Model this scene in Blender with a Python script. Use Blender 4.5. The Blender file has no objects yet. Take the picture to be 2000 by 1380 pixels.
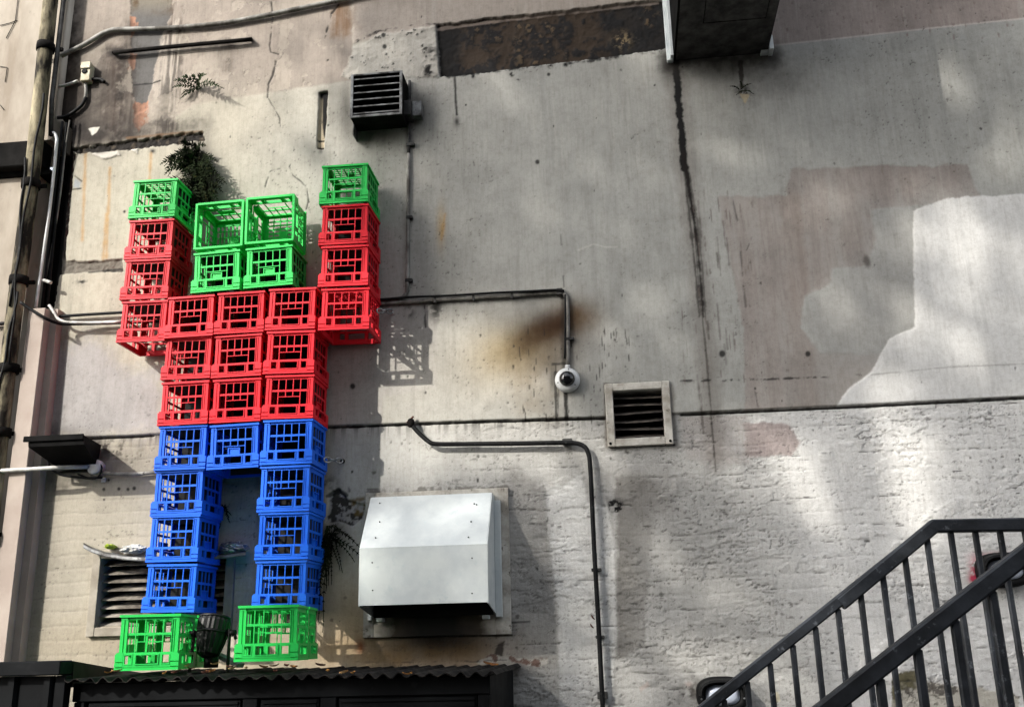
import bpy, math, random
import numpy as np
from mathutils import Vector, Matrix, Euler

random.seed(11)
rng = np.random.default_rng(11)
C = bpy.context.scene.collection
PI = math.pi
R = math.radians

# ------------------------------------------------------------------ camera
CAM = np.array([3.14205, -6.02451366, 2.15])
ROT = (1.85814855, 0.0235675598, 0.114289492)
FPX = 1928.94255
RM = np.array(Euler(ROT, 'XYZ').to_matrix())


def at(px, py, d=0.0):
    """point of the plane d metres in front of the wall seen at photo pixel (px,py)"""
    v = RM @ np.array([(px - 1000) / FPX, -(py - 690) / FPX, -1.0])
    t = (-d - CAM[1]) / v[1]
    return Vector(CAM + v * t)


cam = bpy.data.cameras.new('camera')
cam.sensor_width = 36
cam.lens = 36 * FPX / 2000
cam.clip_end = 500
cam.clip_start = 0.05
co = bpy.data.objects.new('camera', cam)
co.location = CAM
co.rotation_euler = ROT
C.objects.link(co)
bpy.context.scene.camera = co


# ------------------------------------------------------------------ helpers
class MB:
    def __init__(s):
        s.v = []
        s.f = []
        s.smooth = []

    def add(s, vs, fs, smooth=False):
        o = len(s.v)
        s.v += [tuple(p) for p in vs]
        s.f += [tuple(i + o for i in f) for f in fs]
        s.smooth += [smooth] * len(fs)

    def hexa(s, p):
        """p: 8 points, bottom 4 ccw then top 4"""
        s.add(p, [(3, 2, 1, 0), (4, 5, 6, 7), (0, 1, 5, 4), (1, 2, 6, 5), (2, 3, 7, 6), (3, 0, 4, 7)])

    def box(s, x0, x1, y0, y1, z0, z1):
        s.hexa([(x0, y0, z0), (x1, y0, z0), (x1, y1, z0), (x0, y1, z0),
                (x0, y0, z1), (x1, y0, z1), (x1, y1, z1), (x0, y1, z1)])

    def bbox(s, x0, x1, y0, y1, z0, z1, b=0.004):
        """box with chamfered edges"""
        bm_v = []
        for zz, ins in ((z0, b), (z0 + b, 0), (z1 - b, 0), (z1, b)):
            a0, a1, c0, c1 = x0 + ins, x1 - ins, y0 + ins, y1 - ins
            k = b * 0.8 if ins == 0 else b * 0.5
            bm_v += [(a0 + k, c0, zz), (a1 - k, c0, zz), (a1, c0 + k, zz), (a1, c1 - k, zz),
                     (a1 - k, c1, zz), (a0 + k, c1, zz), (a0, c1 - k, zz), (a0, c0 + k, zz)]
        fs = [tuple(range(7, -1, -1)), tuple(range(24, 32))]
        for r in range(3):
            for i in range(8):
                j = (i + 1) % 8
                fs.append((r * 8 + i, r * 8 + j, r * 8 + 8 + j, r * 8 + 8 + i))
        s.add(bm_v, fs)

    def tube(s, pts, r, n=10, cap=True, smooth=True, rs=None):
        pts = [Vector(p) for p in pts]
        m = len(pts)
        up = None
        vs = []
        for i, p in enumerate(pts):
            t = (pts[min(i + 1, m - 1)] - pts[max(i - 1, 0)])
            if t.length < 1e-9:
                t = Vector((0, 0, 1))
            t.normalize()
            if up is None:
                up = Vector((0, -1, 0)) if abs(t.y) < 0.9 else Vector((0, 0, 1))
            a = up - t * up.dot(t)
            if a.length < 1e-6:
                a = t.orthogonal()
            a.normalize()
            b = t.cross(a)
            up = a
            rr = rs[i] if rs else r
            for k in range(n):
                an = 2 * PI * k / n
                vs.append(p + a * (math.cos(an) * rr) + b * (math.sin(an) * rr))
        fs = []
        for i in range(m - 1):
            for k in range(n):
                k2 = (k + 1) % n
                fs.append((i * n + k, i * n + k2, (i + 1) * n + k2, (i + 1) * n + k))
        s.add(vs, fs, smooth)
        if cap:
            s.add(vs[:n], [tuple(range(n - 1, -1, -1))])
            s.add(vs[-n:], [tuple(range(n))])

    def lathe(s, prof, c, ax='y', n=32, smooth=True):
        """prof: (r, h) pairs; h runs along -y (out of the wall) or z"""
        vs = []
        for r, h in prof:
            for k in range(n):
                a = 2 * PI * k / n
                if ax == 'y':
                    vs.append((c[0] + r * math.cos(a), c[1] - h, c[2] + r * math.sin(a)))
                else:
                    vs.append((c[0] + r * math.cos(a), c[1] + r * math.sin(a), c[2] + h))
        fs = []
        for i in range(len(prof) - 1):
            for k in range(n):
                k2 = (k + 1) % n
                fs.append((i * n + k, i * n + k2, (i + 1) * n + k2, (i + 1) * n + k))
        s.add(vs, fs, smooth)
        s.add(vs[:n], [tuple(range(n - 1, -1, -1))])
        s.add(vs[-n:], [tuple(range(n))])

    def bar(s, p, q, w, h, up=(0, 0, 1)):
        """rectangular bar from p to q, w wide (horizontal), h tall"""
        p = Vector(p)
        q = Vector(q)
        t = (q - p).normalized()
        u = Vector(up)
        side = t.cross(u)
        if side.length < 1e-5:
            side = t.orthogonal()
        side.normalize()
        u = side.cross(t).normalized()
        a = side * (w / 2)
        b = u * (h / 2)
        s.hexa([p - a - b, p + a - b, q + a - b, q - a - b, p - a + b, p + a + b, q + a + b, q - a + b])

    def rbar(s, pts, w, h, ch=0.006):
        """chamfered rectangular section swept along a path lying in an xz plane"""
        pts = [Vector(p) for p in pts]
        sec = [(-w / 2 + ch, -h / 2), (w / 2 - ch, -h / 2), (w / 2, -h / 2 + ch), (w / 2, h / 2 - ch),
               (w / 2 - ch, h / 2), (-w / 2 + ch, h / 2), (-w / 2, h / 2 - ch), (-w / 2, -h / 2 + ch)]
        vs = []
        m = len(pts)
        for i, p in enumerate(pts):
            t1 = (pts[i] - pts[i - 1]).normalized() if i else (pts[1] - pts[0]).normalized()
            t2 = (pts[i + 1] - pts[i]).normalized() if i < m - 1 else t1
            t = (t1 + t2).normalized()
            y = Vector((0, 1, 0))
            u = t.cross(y)
            u.normalize()
            if u.z < 0:
                u = -u
            k = 1 / max(0.3, t.dot(t2))
            for a, b in sec:
                vs.append(p + y * a + u * (b * k))
        fs = []
        for i in range(m - 1):
            for k in range(8):
                k2 = (k + 1) % 8
                fs.append((i * 8 + k, i * 8 + k2, (i + 1) * 8 + k2, (i + 1) * 8 + k))
        s.add(vs, fs)
        s.add(vs[:8], [tuple(range(7, -1, -1))])
        s.add(vs[-8:], [tuple(range(8))])

    def build(s, name, mat, parent=None, origin=None, fix=True):
        """link as ONE mesh object; world coordinates are turned into the parent's local ones"""
        me = bpy.data.meshes.new(name)
        o = Vector(origin) if origin is not None else (Vector(parent['o']) if parent is not None and 'o' in parent else Vector((0, 0, 0)))
        me.from_pydata([(p[0] - o.x, p[1] - o.y, p[2] - o.z) for p in s.v], [], s.f)
        me.polygons.foreach_set('use_smooth', s.smooth)
        if fix:
            import bmesh
            b = bmesh.new()
            b.from_mesh(me)
            bmesh.ops.remove_doubles(b, verts=b.verts, dist=1e-5)
            bmesh.ops.recalc_face_normals(b, faces=b.faces)
            b.to_mesh(me)
            b.free()
        me.materials.append(mat)
        ob = bpy.data.objects.new(name, me)
        C.objects.link(ob)
        if parent is not None:
            ob.parent = parent
        elif origin is not None:
            ob.location = o
        return ob


ORIG = {}


def tag(o, label, cat, group=None):
    o['label'] = label
    o['category'] = cat
    if group:
        o['group'] = group
    return o


class Thing:
    """an Empty at the thing's base; add() links one part mesh under it"""

    def __init__(s, name, label, cat, loc, group=None):
        s.e = bpy.data.objects.new(name, None)
        s.e.empty_display_size = 0.1
        s.e.location = loc
        C.objects.link(s.e)
        s.o = Vector(loc)
        tag(s.e, label, cat, group)

    def add(s, name, mb, mat, parent=None, label=None):
        ob = mb.build(name, mat, origin=s.o)
        ob.location = (0, 0, 0)
        ob.parent = parent if parent is not None else s.e
        if label:
            ob['label'] = label
        return ob


def srgb(r, g, b):
    def f(c):
        c /= 255
        return c / 12.92 if c <= 0.04045 else ((c + 0.055) / 1.055) ** 2.4
    return (f(r), f(g), f(b), 1)


# ------------------------------------------------------------------ materials
def newmat(name):
    m = bpy.data.materials.new(name)
    m.use_nodes = True
    nt = m.node_tree
    for n in list(nt.nodes):
        nt.nodes.remove(n)
    out = nt.nodes.new('ShaderNodeOutputMaterial')
    p = nt.nodes.new('ShaderNodeBsdfPrincipled')
    nt.links.new(p.outputs[0], out.inputs[0])
    return m, nt, p


def noise(nt, scale, detail=6, rough=0.6, stretch=None, coord='Object'):
    tc = nt.nodes.new('ShaderNodeTexCoord')
    n = nt.nodes.new('ShaderNodeTexNoise')
    n.inputs['Scale'].default_value = scale
    n.inputs['Detail'].default_value = detail
    n.inputs['Roughness'].default_value = rough
    if stretch:
        mp = nt.nodes.new('ShaderNodeMapping')
        mp.inputs['Scale'].default_value = stretch
        nt.links.new(tc.outputs[coord], mp.inputs[0])
        nt.links.new(mp.outputs[0], n.inputs['Vector'])
    else:
        nt.links.new(tc.outputs[coord], n.inputs['Vector'])
    return n


def ramp(nt, src, stops):
    r = nt.nodes.new('ShaderNodeValToRGB')
    while len(r.color_ramp.elements) > 1:
        r.color_ramp.elements.remove(r.color_ramp.elements[-1])
    for i, (p, c) in enumerate(stops):
        e = r.color_ramp.elements[0] if i == 0 else r.color_ramp.elements.new(p)
        e.position = p
        e.color = c if len(c) == 4 else (*c, 1)
    nt.links.new(src, r.inputs[0])
    return r


def mix(nt, fac, a, b, mode='MIX'):
    m = nt.nodes.new('ShaderNodeMix')
    m.data_type = 'RGBA'
    m.blend_type = mode
    for sock, val in ((m.inputs[0], fac), (m.inputs[6], a), (m.inputs[7], b)):
        if hasattr(val, 'is_linked') or isinstance(val, bpy.types.NodeSocket):
            nt.links.new(val, sock)
        else:
            sock.default_value = val
    return m.outputs[2]


def bump(nt, p, src, strength, dist):
    b = nt.nodes.new('ShaderNodeBump')
    b.inputs['Strength'].default_value = strength
    b.inputs['Distance'].default_value = dist
    nt.links.new(src, b.inputs['Height'])
    nt.links.new(b.outputs[0], p.inputs['Normal'])
    return b


def mat_worn(name, base, dark, scale=8, rough=0.5, metal=0.0, lo=0.4, hi=0.62, spec=0.5, bmp=0.15, stretch=None, third=None):
    """paint or metal with blotchy wear"""
    m, nt, p = newmat(name)
    base, dark = [tuple(.72 * c_ for c_ in q_[:3]) + (1,) for q_ in (base, dark)]
    if third:
        third = tuple(.72 * c_ for c_ in third[:3]) + (1,)
    n = noise(nt, scale, 8, 0.65, stretch)
    c = ramp(nt, n.outputs[0], [(lo, dark), (hi, base)]).outputs[0]
    if third:
        n3 = noise(nt, scale * 3.1, 5, 0.7)
        k = ramp(nt, n3.outputs[0], [(0.6, (0, 0, 0)), (0.68, (1, 1, 1))])
        c = mix(nt, k.outputs[0], c, third)
    nt.links.new(c, p.inputs['Base Color'])
    p.inputs['Metallic'].default_value = metal
    r = ramp(nt, n.outputs[0], [(0.3, (min(1, rough + .2),) * 3), (0.7, (rough,) * 3)])
    nt.links.new(r.outputs[0], p.inputs['Roughness'])
    p.inputs['Specular IOR Level'].default_value = spec
    n2 = noise(nt, scale * 6, 4, 0.6)
    bump(nt, p, n2.outputs[0], bmp, 0.004)
    return m


def mat_plastic(name, col, dusty):
    m, nt, p = newmat(name)
    oi = nt.nodes.new('ShaderNodeObjectInfo')
    n = noise(nt, 14, 6, 0.65)
    f = ramp(nt, n.outputs[0], [(0.42, (0, 0, 0)), (0.75, (1, 1, 1))])
    k = nt.nodes.new('ShaderNodeMath')
    k.operation = 'MULTIPLY'
    k.inputs[1].default_value = 0.22
    nt.links.new(f.outputs[0], k.inputs[0])
    c = mix(nt, k.outputs[0], col, dusty)
    hs = nt.nodes.new('ShaderNodeHueSaturation')
    mr = nt.nodes.new('ShaderNodeMapRange')
    mr.inputs[3].default_value = 0.88
    mr.inputs[4].default_value = 1.06
    nt.links.new(oi.outputs['Random'], mr.inputs[0])
    nt.links.new(mr.outputs[0], hs.inputs['Value'])
    nt.links.new(c, hs.inputs['Color'])
    n3 = noise(nt, 60, 4, 0.7)
    sp = ramp(nt, n3.outputs[0], [(0.66, (1, 1, 1)), (0.72, (.35, .35, .33))])
    c2 = mix(nt, 0.8, hs.outputs[0], sp.outputs[0], 'MULTIPLY')
    nt.links.new(c2, p.inputs['Base Color'])
    p.inputs['Roughness'].default_value = 0.42
    p.inputs['Specular IOR Level'].default_value = 0.2
    n2 = noise(nt, 90, 3, 0.6)
    bump(nt, p, n2.outputs[0], 0.06, 0.002)
    return m


M = {}
M['green'] = mat_plastic('green_plastic', srgb(40, 182, 80), srgb(60, 162, 88))
M['red'] = mat_plastic('red_plastic', srgb(196, 22, 38), srgb(178, 52, 60))
M['blue'] = mat_plastic('blue_plastic', srgb(20, 90, 204), srgb(46, 98, 184))
M['black'] = mat_worn('black_paint', srgb(22, 23, 24), srgb(12, 12, 13), 9, 0.55, spec=.15, third=srgb(52, 52, 52))
M['rail'] = mat_worn('railing_paint', srgb(54, 58, 64), srgb(22, 24, 27), 7, 0.42, lo=.36, hi=.66, bmp=0.35, spec=.22, third=srgb(96, 100, 106))
M['shed'] = mat_worn('shed_paint', srgb(22, 24, 26), srgb(14, 15, 17), 3, 0.55, bmp=0.1, spec=.06, third=srgb(30, 31, 33))
M['soot'] = mat_worn('sooty_black', srgb(13, 13, 13), srgb(7, 7, 7), 6, .7, spec=.08)
M['pipe'] = mat_worn('grimy_downpipe', srgb(168, 158, 130), srgb(34, 30, 24), 6, 0.75, spec=.2, lo=0.42, hi=0.66, stretch=(1.6, 1.6, 0.45), third=srgb(88, 78, 60))
M['band'] = mat_worn('dark_iron', srgb(27, 24, 22), srgb(12, 11, 10), 14, 0.8, spec=.1)
M['galv'] = mat_worn('galvanised', srgb(224, 230, 228), srgb(206, 213, 214), 5, 0.42, 0.1, bmp=0.05, third=srgb(206, 216, 217))
M['galvdark'] = mat_worn('old_galvanised', srgb(150, 152, 152), srgb(66, 64, 62), 10, 0.5, 0.4, third=srgb(36, 34, 32))
M['greysteel'] = mat_worn('grimy_steel', srgb(74, 73, 71), srgb(24, 23, 22), 9, 0.6, 0.2)
M['blacksteel'] = mat_worn('sooty_steel', srgb(26, 25, 24), srgb(9, 9, 8), 6, 0.85, spec=.08)
M['conduit'] = mat_worn('grey_conduit', srgb(160, 158, 152), srgb(84, 80, 74), 6, 0.6, spec=.3, stretch=(1, 1, 0.5), third=srgb(84, 80, 74))
M['whitepvc'] = mat_worn('white_pvc', srgb(222, 222, 218), srgb(168, 166, 160), 9, 0.45, third=srgb(140, 136, 128))
M['cream'] = mat_worn('cream_render', srgb(180, 167, 156), srgb(164, 150, 140), 2.5, 0.8, bmp=0.35)
M['frame'] = mat_worn('stone_frame', srgb(214, 210, 200), srgb(160, 154, 142), 7, 0.8, bmp=0.4, third=srgb(110, 104, 92))
M['slat'] = mat_worn('weathered_slat', srgb(168, 160, 146), srgb(66, 60, 52), 8, 0.8, lo=0.38, hi=0.66)
M['slatdark'] = mat_worn('sooty_slat', srgb(118, 108, 98), srgb(30, 26, 24), 10, 0.8, lo=0.38, hi=0.7)
M['board'] = mat_worn('shade_board_black', srgb(13, 13, 14), srgb(8, 8, 8), 4, .9)
M['void'] = mat_worn('dark_inside', srgb(18, 17, 16), srgb(9, 9, 9), 5, 0.95)
M['boxcream'] = mat_worn('cream_box', srgb(205, 198, 172), srgb(176, 166, 140), 12, 0.6)
M['foil'] = mat_worn('crumpled_foil', srgb(196, 198, 200), srgb(120, 122, 124), 14, 0.28, 0.9, bmp=0.8)
M['chain'] = mat_worn('zinc_chain', srgb(205, 208, 210), srgb(120, 122, 124), 14, 0.3, 0.9)
M['corr'] = mat_worn('corrugated_iron', srgb(44, 41, 38), srgb(18, 17, 16), 9, 0.75, 0.0, spec=.15, third=srgb(80, 72, 62))
M['leafdry'] = mat_worn('dry_leaf', srgb(206, 150, 72), srgb(120, 72, 34), 20, 0.7)
M['leafpale'] = mat_worn('pale_dry_leaf', srgb(226, 196, 140), srgb(168, 122, 70), 20, 0.7)
M['leafred'] = mat_worn('brown_dry_leaf', srgb(120, 66, 44), srgb(60, 36, 26), 20, 0.8)
M['fern'] = mat_worn('fern_green', srgb(52, 66, 40), srgb(22, 28, 17), 12, 0.8, spec=.1)
M['ferndark'] = mat_worn('dark_fern', srgb(38, 48, 28), srgb(12, 14, 9), 9, 0.9, spec=.05, third=srgb(66, 62, 34))
M['bark'] = mat_worn('bark', srgb(96, 84, 70), srgb(50, 42, 34), 6, 0.9)
M['treeleaf'] = mat_worn('tree_leaf', srgb(70, 96, 44), srgb(44, 62, 28), 3, 0.6)
M['asphalt'] = mat_worn('asphalt', srgb(84, 82, 79), srgb(64, 62, 60), 3, 0.9)
M['housing'] = mat_worn('white_housing', srgb(226, 228, 228), srgb(206, 207, 206), 12, 0.35)
M['timber'] = mat_worn('grey_timber', srgb(176, 178, 176), srgb(128, 126, 120), 9, 0.8)


def mat_glass(name, col, rough):
    m, nt, p = newmat(name)
    p.inputs['Base Color'].default_value = col
    p.inputs['Roughness'].default_value = rough
    p.inputs['Specular IOR Level'].default_value = 0.5
    p.inputs['Coat Weight'].default_value = 0.12
    p.inputs['Coat Roughness'].default_value = 0.03
    return m


M['dome'] = mat_glass('smoked_dome', (0.004, 0.004, 0.005, 1), 0.05)
M['lens'] = mat_glass('frosted_lens', srgb(196, 204, 218), 0.25)

# ------------------------------------------------------------------ the wall
STEP = 0.0065
xs = np.concatenate([[-0.77], np.arange(-0.765, 6.15, STEP), np.arange(6.2, 12.5, 0.25)])
zs = np.concatenate([np.arange(0.0, 1.66, 0.2), np.arange(1.68, 7.05, STEP), np.arange(7.1, 9.6, 0.25)])
NX, NZ = len(xs), len(zs)
GX, GZ = np.meshgrid(xs, zs)          # [NZ, NX]


def chart(x, z, y=0.0):
    """wall chart: where the points of the wall lie on the survey picture of it (u right, v down)"""
    q = np.stack([x - CAM[0], np.full_like(x, y) - CAM[1], z - CAM[2]], -1) @ RM
    return 1000 + FPX * q[..., 0] / -q[..., 2], 690 - FPX * q[..., 1] / -q[..., 2]


U, V = chart(GX, GZ)


def vnoise(x, y, seed):
    r = np.random.default_rng(seed)
    n = 256
    lat = r.random((n, n))
    xi = np.floor(x).astype(int)
    yi = np.floor(y).astype(int)
    fx = x - xi
    fy = y - yi
    fx = fx * fx * (3 - 2 * fx)
    fy = fy * fy * (3 - 2 * fy)
    a = lat[yi % n, xi % n]
    b = lat[yi % n, (xi + 1) % n]
    c = lat[(yi + 1) % n, xi % n]
    d = lat[(yi + 1) % n, (xi + 1) % n]
    return a + (b - a) * fx + (c - a) * fy + (a - b - c + d) * fx * fy


def fbm(sx, sz, octv, seed, gain=0.55):
    """fractal noise over the wall, feature size sx by sz metres, about 0..1"""
    t = np.zeros_like(GX)
    amp, tot = 1.0, 0.0
    for o in range(octv):
        t += amp * vnoise(GX / sx * 2 ** o + 17 * o, GZ / sz * 2 ** o + 31 * o, seed + o)
        tot += amp
        amp *= gain
    return t / tot


def sstep(a, b, x):
    t = np.clip((x - a) / (b - a), 0, 1)
    return t * t * (3 - 2 * t)


N1 = fbm(0.9, 0.9, 6, 100)
N2 = fbm(0.18, 0.18, 5, 200, 0.6)
N3 = fbm(0.05, 0.05, 4, 300, 0.65)
N4 = fbm(0.022, 0.022, 3, 400, 0.7)
ST = fbm(0.05, 0.9, 5, 500, 0.6)      # vertical streaks
ST2 = fbm(0.018, 0.35, 4, 600, 0.6)
HZ = fbm(0.35, 0.03, 4, 650, 0.6)     # horizontal
EDGE = (N2 - .5) * 1.0 + (N3 - .5) * .8 + (N4 - .5) * .5


def polysd(pts, u=None, v=None):
    """signed distance (inside positive) in chart units"""
    u = U if u is None else u
    v = V if v is None else v
    d = np.full(u.shape, 1e9)
    ins = np.zeros(u.shape, bool)
    n = len(pts)
    for i in range(n):
        x0, y0 = pts[i]
        x1, y1 = pts[(i + 1) % n]
        dx, dy = x1 - x0, y1 - y0
        t = np.clip(((u - x0) * dx + (v - y0) * dy) / (dx * dx + dy * dy + 1e-9), 0, 1)
        d = np.minimum(d, (u - x0 - t * dx) ** 2 + (v - y0 - t * dy) ** 2)
        c = ((y0 > v) != (y1 > v))
        with np.errstate(divide='ignore', invalid='ignore'):
            c &= u < (x1 - x0) * (v - y0) / (y1 - y0 + 1e-12) + x0
        ins ^= c
    d = np.sqrt(d)
    return np.where(ins, d, -d)


def poly(pts, amp=8, e=2.0):
    return sstep(-e, e, polysd(pts) + EDGE * amp)


def line(pts, w, amp=0.0, soft=1.2, taper=False):
    """mask of a polyline w chart units half wide"""
    us = [p[0] for p in pts]
    vs = [p[1] for p in pts]
    pad = w * 4 + 30
    sel = (U > min(us) - pad) & (U < max(us) + pad) & (V > min(vs) - pad) & (V < max(vs) + pad)
    out = np.zeros_like(U)
    if not sel.any():
        return out
    u = U[sel]
    v = V[sel]
    wob = (N3[sel] - .5) * amp * 2
    d = np.full(u.shape, 1e9)
    along = np.zeros(u.shape)
    tot = sum(math.hypot(us[i + 1] - us[i], vs[i + 1] - vs[i]) for i in range(len(pts) - 1))
    acc = 0
    for i in range(len(pts) - 1):
        x0, y0 = pts[i]
        dx, dy = us[i + 1] - x0, vs[i + 1] - y0
        L = math.hypot(dx, dy)
        t = np.clip(((u - x0) * dx + (v - y0) * dy) / (L * L + 1e-9), 0, 1)
        dd = np.hypot(u - x0 - t * dx, v - y0 - t * dy)
        k = dd < d
        along[k] = ((acc + t * L) / tot)[k]
        d = np.minimum(d, dd)
        acc += L
    ww = w + wob
    if taper:
        ww = ww * (1 - 0.8 * along)
    out[sel] = 1 - sstep(ww - soft, ww + soft, d)
    return out


def blob(cx, cy, rx, ry, rot=0.0, p=1.0):
    a = R(rot)
    x = (U - cx) * math.cos(a) + (V - cy) * math.sin(a)
    y = -(U - cx) * math.sin(a) + (V - cy) * math.cos(a)
    return np.exp(-((x / rx) ** 2 + (y / ry) ** 2) ** p)


def C3(r, g, b):
    return np.array(srgb(r, g, b)[:3])


COL = np.empty(GX.shape + (3,))
HT = np.zeros_like(GX)                # relief, metres out of the wall
BLACK = C3(14, 13, 12)


def lay(c, m):
    global COL
    COL += (c - COL) * np.clip(m, 0, 1)[..., None]


def mul(k, m):
    global COL
    COL *= (1 + (k - 1) * np.clip(m, 0, 1))[..., None]


# base coats
COL[:] = C3(188, 186, 178)
lay(C3(188, 181, 163), sstep(900, 300, U + (N1 - .5) * 300) * .8)
lay(C3(182, 182, 176), sstep(700, 1100, U + (N1 - .5) * 250) * .9)
LEDGE = np.interp(U, [0, 200, 640, 1180, 1325, 2000], [857, 853, 833, 815, 808, 776]) + (N3 - .5) * 3
low = sstep(-1.5, 1.5, V - LEDGE)
right_low = low * sstep(620, 700, U)
lay(C3(200, 199, 194), right_low * .9)
lay(C3(174, 167, 152), low * sstep(700, 560, U) * .85)
# taupe coat at the very top
top = polysd([(60, -400), (690, -400), (690, 158), (560, 178), (380, 206), (345, 230), (345, 262), (60, 300)])
lay(C3(160, 148, 138), sstep(-3, 3, top + EDGE * 5) * .85)
topr = poly([(690, -400), (1290, -400), (1290, 10), (860, 58), (690, 88)], 8, 3)
lay(C3(176, 166, 156), topr)
topr2 = poly([(1500, -400), (2400, -400), (2400, -4), (2000, 38), (1510, 91), (1500, 91)], 1.5, 1.5)
lay(C3(172, 160, 153), topr2)
lay(C3(205, 196, 188), line([(1512, 92), (1750, 66), (2000, 39)], 1.6, .6) * .7)
# pink patch and the newer white coats on the right
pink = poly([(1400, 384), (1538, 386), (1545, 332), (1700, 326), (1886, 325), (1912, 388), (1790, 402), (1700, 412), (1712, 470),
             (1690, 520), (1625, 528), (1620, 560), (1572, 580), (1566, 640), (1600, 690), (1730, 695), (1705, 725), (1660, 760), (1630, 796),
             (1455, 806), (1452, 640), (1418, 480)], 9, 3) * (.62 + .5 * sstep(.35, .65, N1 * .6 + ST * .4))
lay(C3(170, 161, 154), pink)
lay(C3(154, 143, 136), pink * sstep(410, 330, V) * .5)
lay(C3(160, 145, 135), pink * line([(1545, 400), (1560, 580), (1575, 800)], 22, 10, 12) * .55)
lay(C3(176, 174, 170), poly([(1700, 412), (1790, 400), (1890, 385), (1890, 402), (1782, 416), (1786, 640), (1735, 662), (1715, 712), (1620, 690), (1572, 640),
                             (1578, 582), (1622, 562), (1640, 520), (1700, 500)], 40, 30) * .5)
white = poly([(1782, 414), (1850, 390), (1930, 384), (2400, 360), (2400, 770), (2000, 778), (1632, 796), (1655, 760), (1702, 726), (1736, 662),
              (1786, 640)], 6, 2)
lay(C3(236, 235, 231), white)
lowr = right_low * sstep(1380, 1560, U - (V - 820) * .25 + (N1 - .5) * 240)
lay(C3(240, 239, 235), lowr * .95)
lay(C3(172, 158, 154), poly([(1456, 826), (1540, 826), (1562, 862), (1545, 890), (1458, 888)], 12, 3) * .9)
lay(C3(188, 180, 174), poly([(1330, 815), (1460, 810), (1462, 905), (1340, 900)], 14, 8) * .5)
# lighter rough patch, damp dark zone by the black pipe, greyer strip by hood
lay(C3(232, 232, 228), poly([(1065, 950), (1100, 948), (1135, 922), (1150, 980), (1188, 985), (1200, 1060), (1205, 1240), (1190, 1400), (1095, 1400), (1090, 1200), (1072, 1050)], 8, 2.5) * .95)
lay(C3(150, 146, 140), blob(1240, 960, 75, 75, 20) * N2 * 1.2)
lay(C3(136, 133, 127), poly([(1200, 930), (1290, 930), (1270, 1080), (1260, 1260), (1205, 1290), (1205, 1060)], 10, 6) * sstep(1330, 1200, U) * .9)
lay(C3(152, 149, 143), poly([(990, 900), (1066, 950), (1080, 1100), (1090, 1300), (1000, 1320)], 16, 12) * .5)
# soft tints on the left and beside the figure
lay(C3(170, 167, 168), poly([(105, 690), (180, 655), (240, 715), (320, 720), (320, 850), (90, 850)], 30, 22) * .8)
lay(C3(186, 180, 180), poly([(640, 600), (856, 600), (856, 758), (750, 775), (748, 834), (620, 834)], 4, 3) * .35)  # cast shadow of the arm and torso crates painted as a cool tint
lay(C3(182, 175, 160), blob(430, 230, 130, 60, -10) * .6)
lay(C3(196, 191, 179), blob(930, 720, 170, 110) * .8)
lay(C3(180, 166, 140), blob(300, 1260, 260, 60) * .6)
# weather: soft mottling and streaks
clean = 1 - .7 * lowr - .6 * white
mul(0.80, sstep(.44, .72, N1) * .75 * clean)
mul(1.07, sstep(.58, .3, N2) * .8)
mul(0.90, sstep(.5, .75, N2) * .8 * clean)
mul(0.90, sstep(.53, .72, ST) * sstep(LEDGE + 30, LEDGE - 60, V) * .9)
lay(C3(205, 202, 192), sstep(.6, .74, ST2) * sstep(700, 900, U) * sstep(600, 200, V) * .22)
# ochre and rust
lay(C3(176, 136, 74), blob(760, 1275, 150, 50, 0) * .75 * (0.5 + N2))
lay(C3(190, 160, 104), blob(690, 1200, 60, 90, 0) * .6)
lay(C3(150, 112, 52), blob(905, 1268, 80, 40, 0) * .7)
lay(C3(196, 178, 140), blob(470, 1260, 90, 60) * .5)
for a, w in ((1.0, 46), (.8, 30)):
    lay(C3(66, 38, 8), blob(1068, 645, 74, w * .85, -24) * .85 * (0.55 + .9 * N2))
lay(C3(104, 76, 32), blob(1128, 622, 40, 36, -10) * .7 * (.4 + N2))
lay(C3(96, 72, 40), blob(1075, 700, 60, 40, -20) * .55)
lay(C3(168, 146, 96), blob(985, 690, 70, 55, -20) * .6)
lay(C3(140, 118, 80), poly([(1000, 690), (1085, 640), (1090, 815), (1020, 815)], 30, 30) * .22 * N2 * 2)
lay(C3(58, 34, 8), (blob(1085, 634, 44, 30, -18) * .85 + blob(1030, 668, 52, 26, -28) * .6) * (.45 + N2))
lay(C3(112, 78, 42), poly([(652, 10), (684, -10), (690, 55), (668, 78), (648, 74)], 20, 14) * .75 * (.3 + 1.1 * ST2))
lay(C3(150, 84, 40), blob(704, 1262, 8, 14) * .9)
for u0, v0, v1 in ((215, 330, 505), (168, 290, 470), (295, 300, 420), (208, 420, 515), (20, 300, 560), (868, 420, 470)):
    lay(C3(186, 138, 62), line([(u0 + 2, v0), (u0 - 5, v1)], 2.5, 2, 3) * .55)
lay(C3(180, 140, 60), blob(862, 445, 8, 40) * .5)
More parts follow.
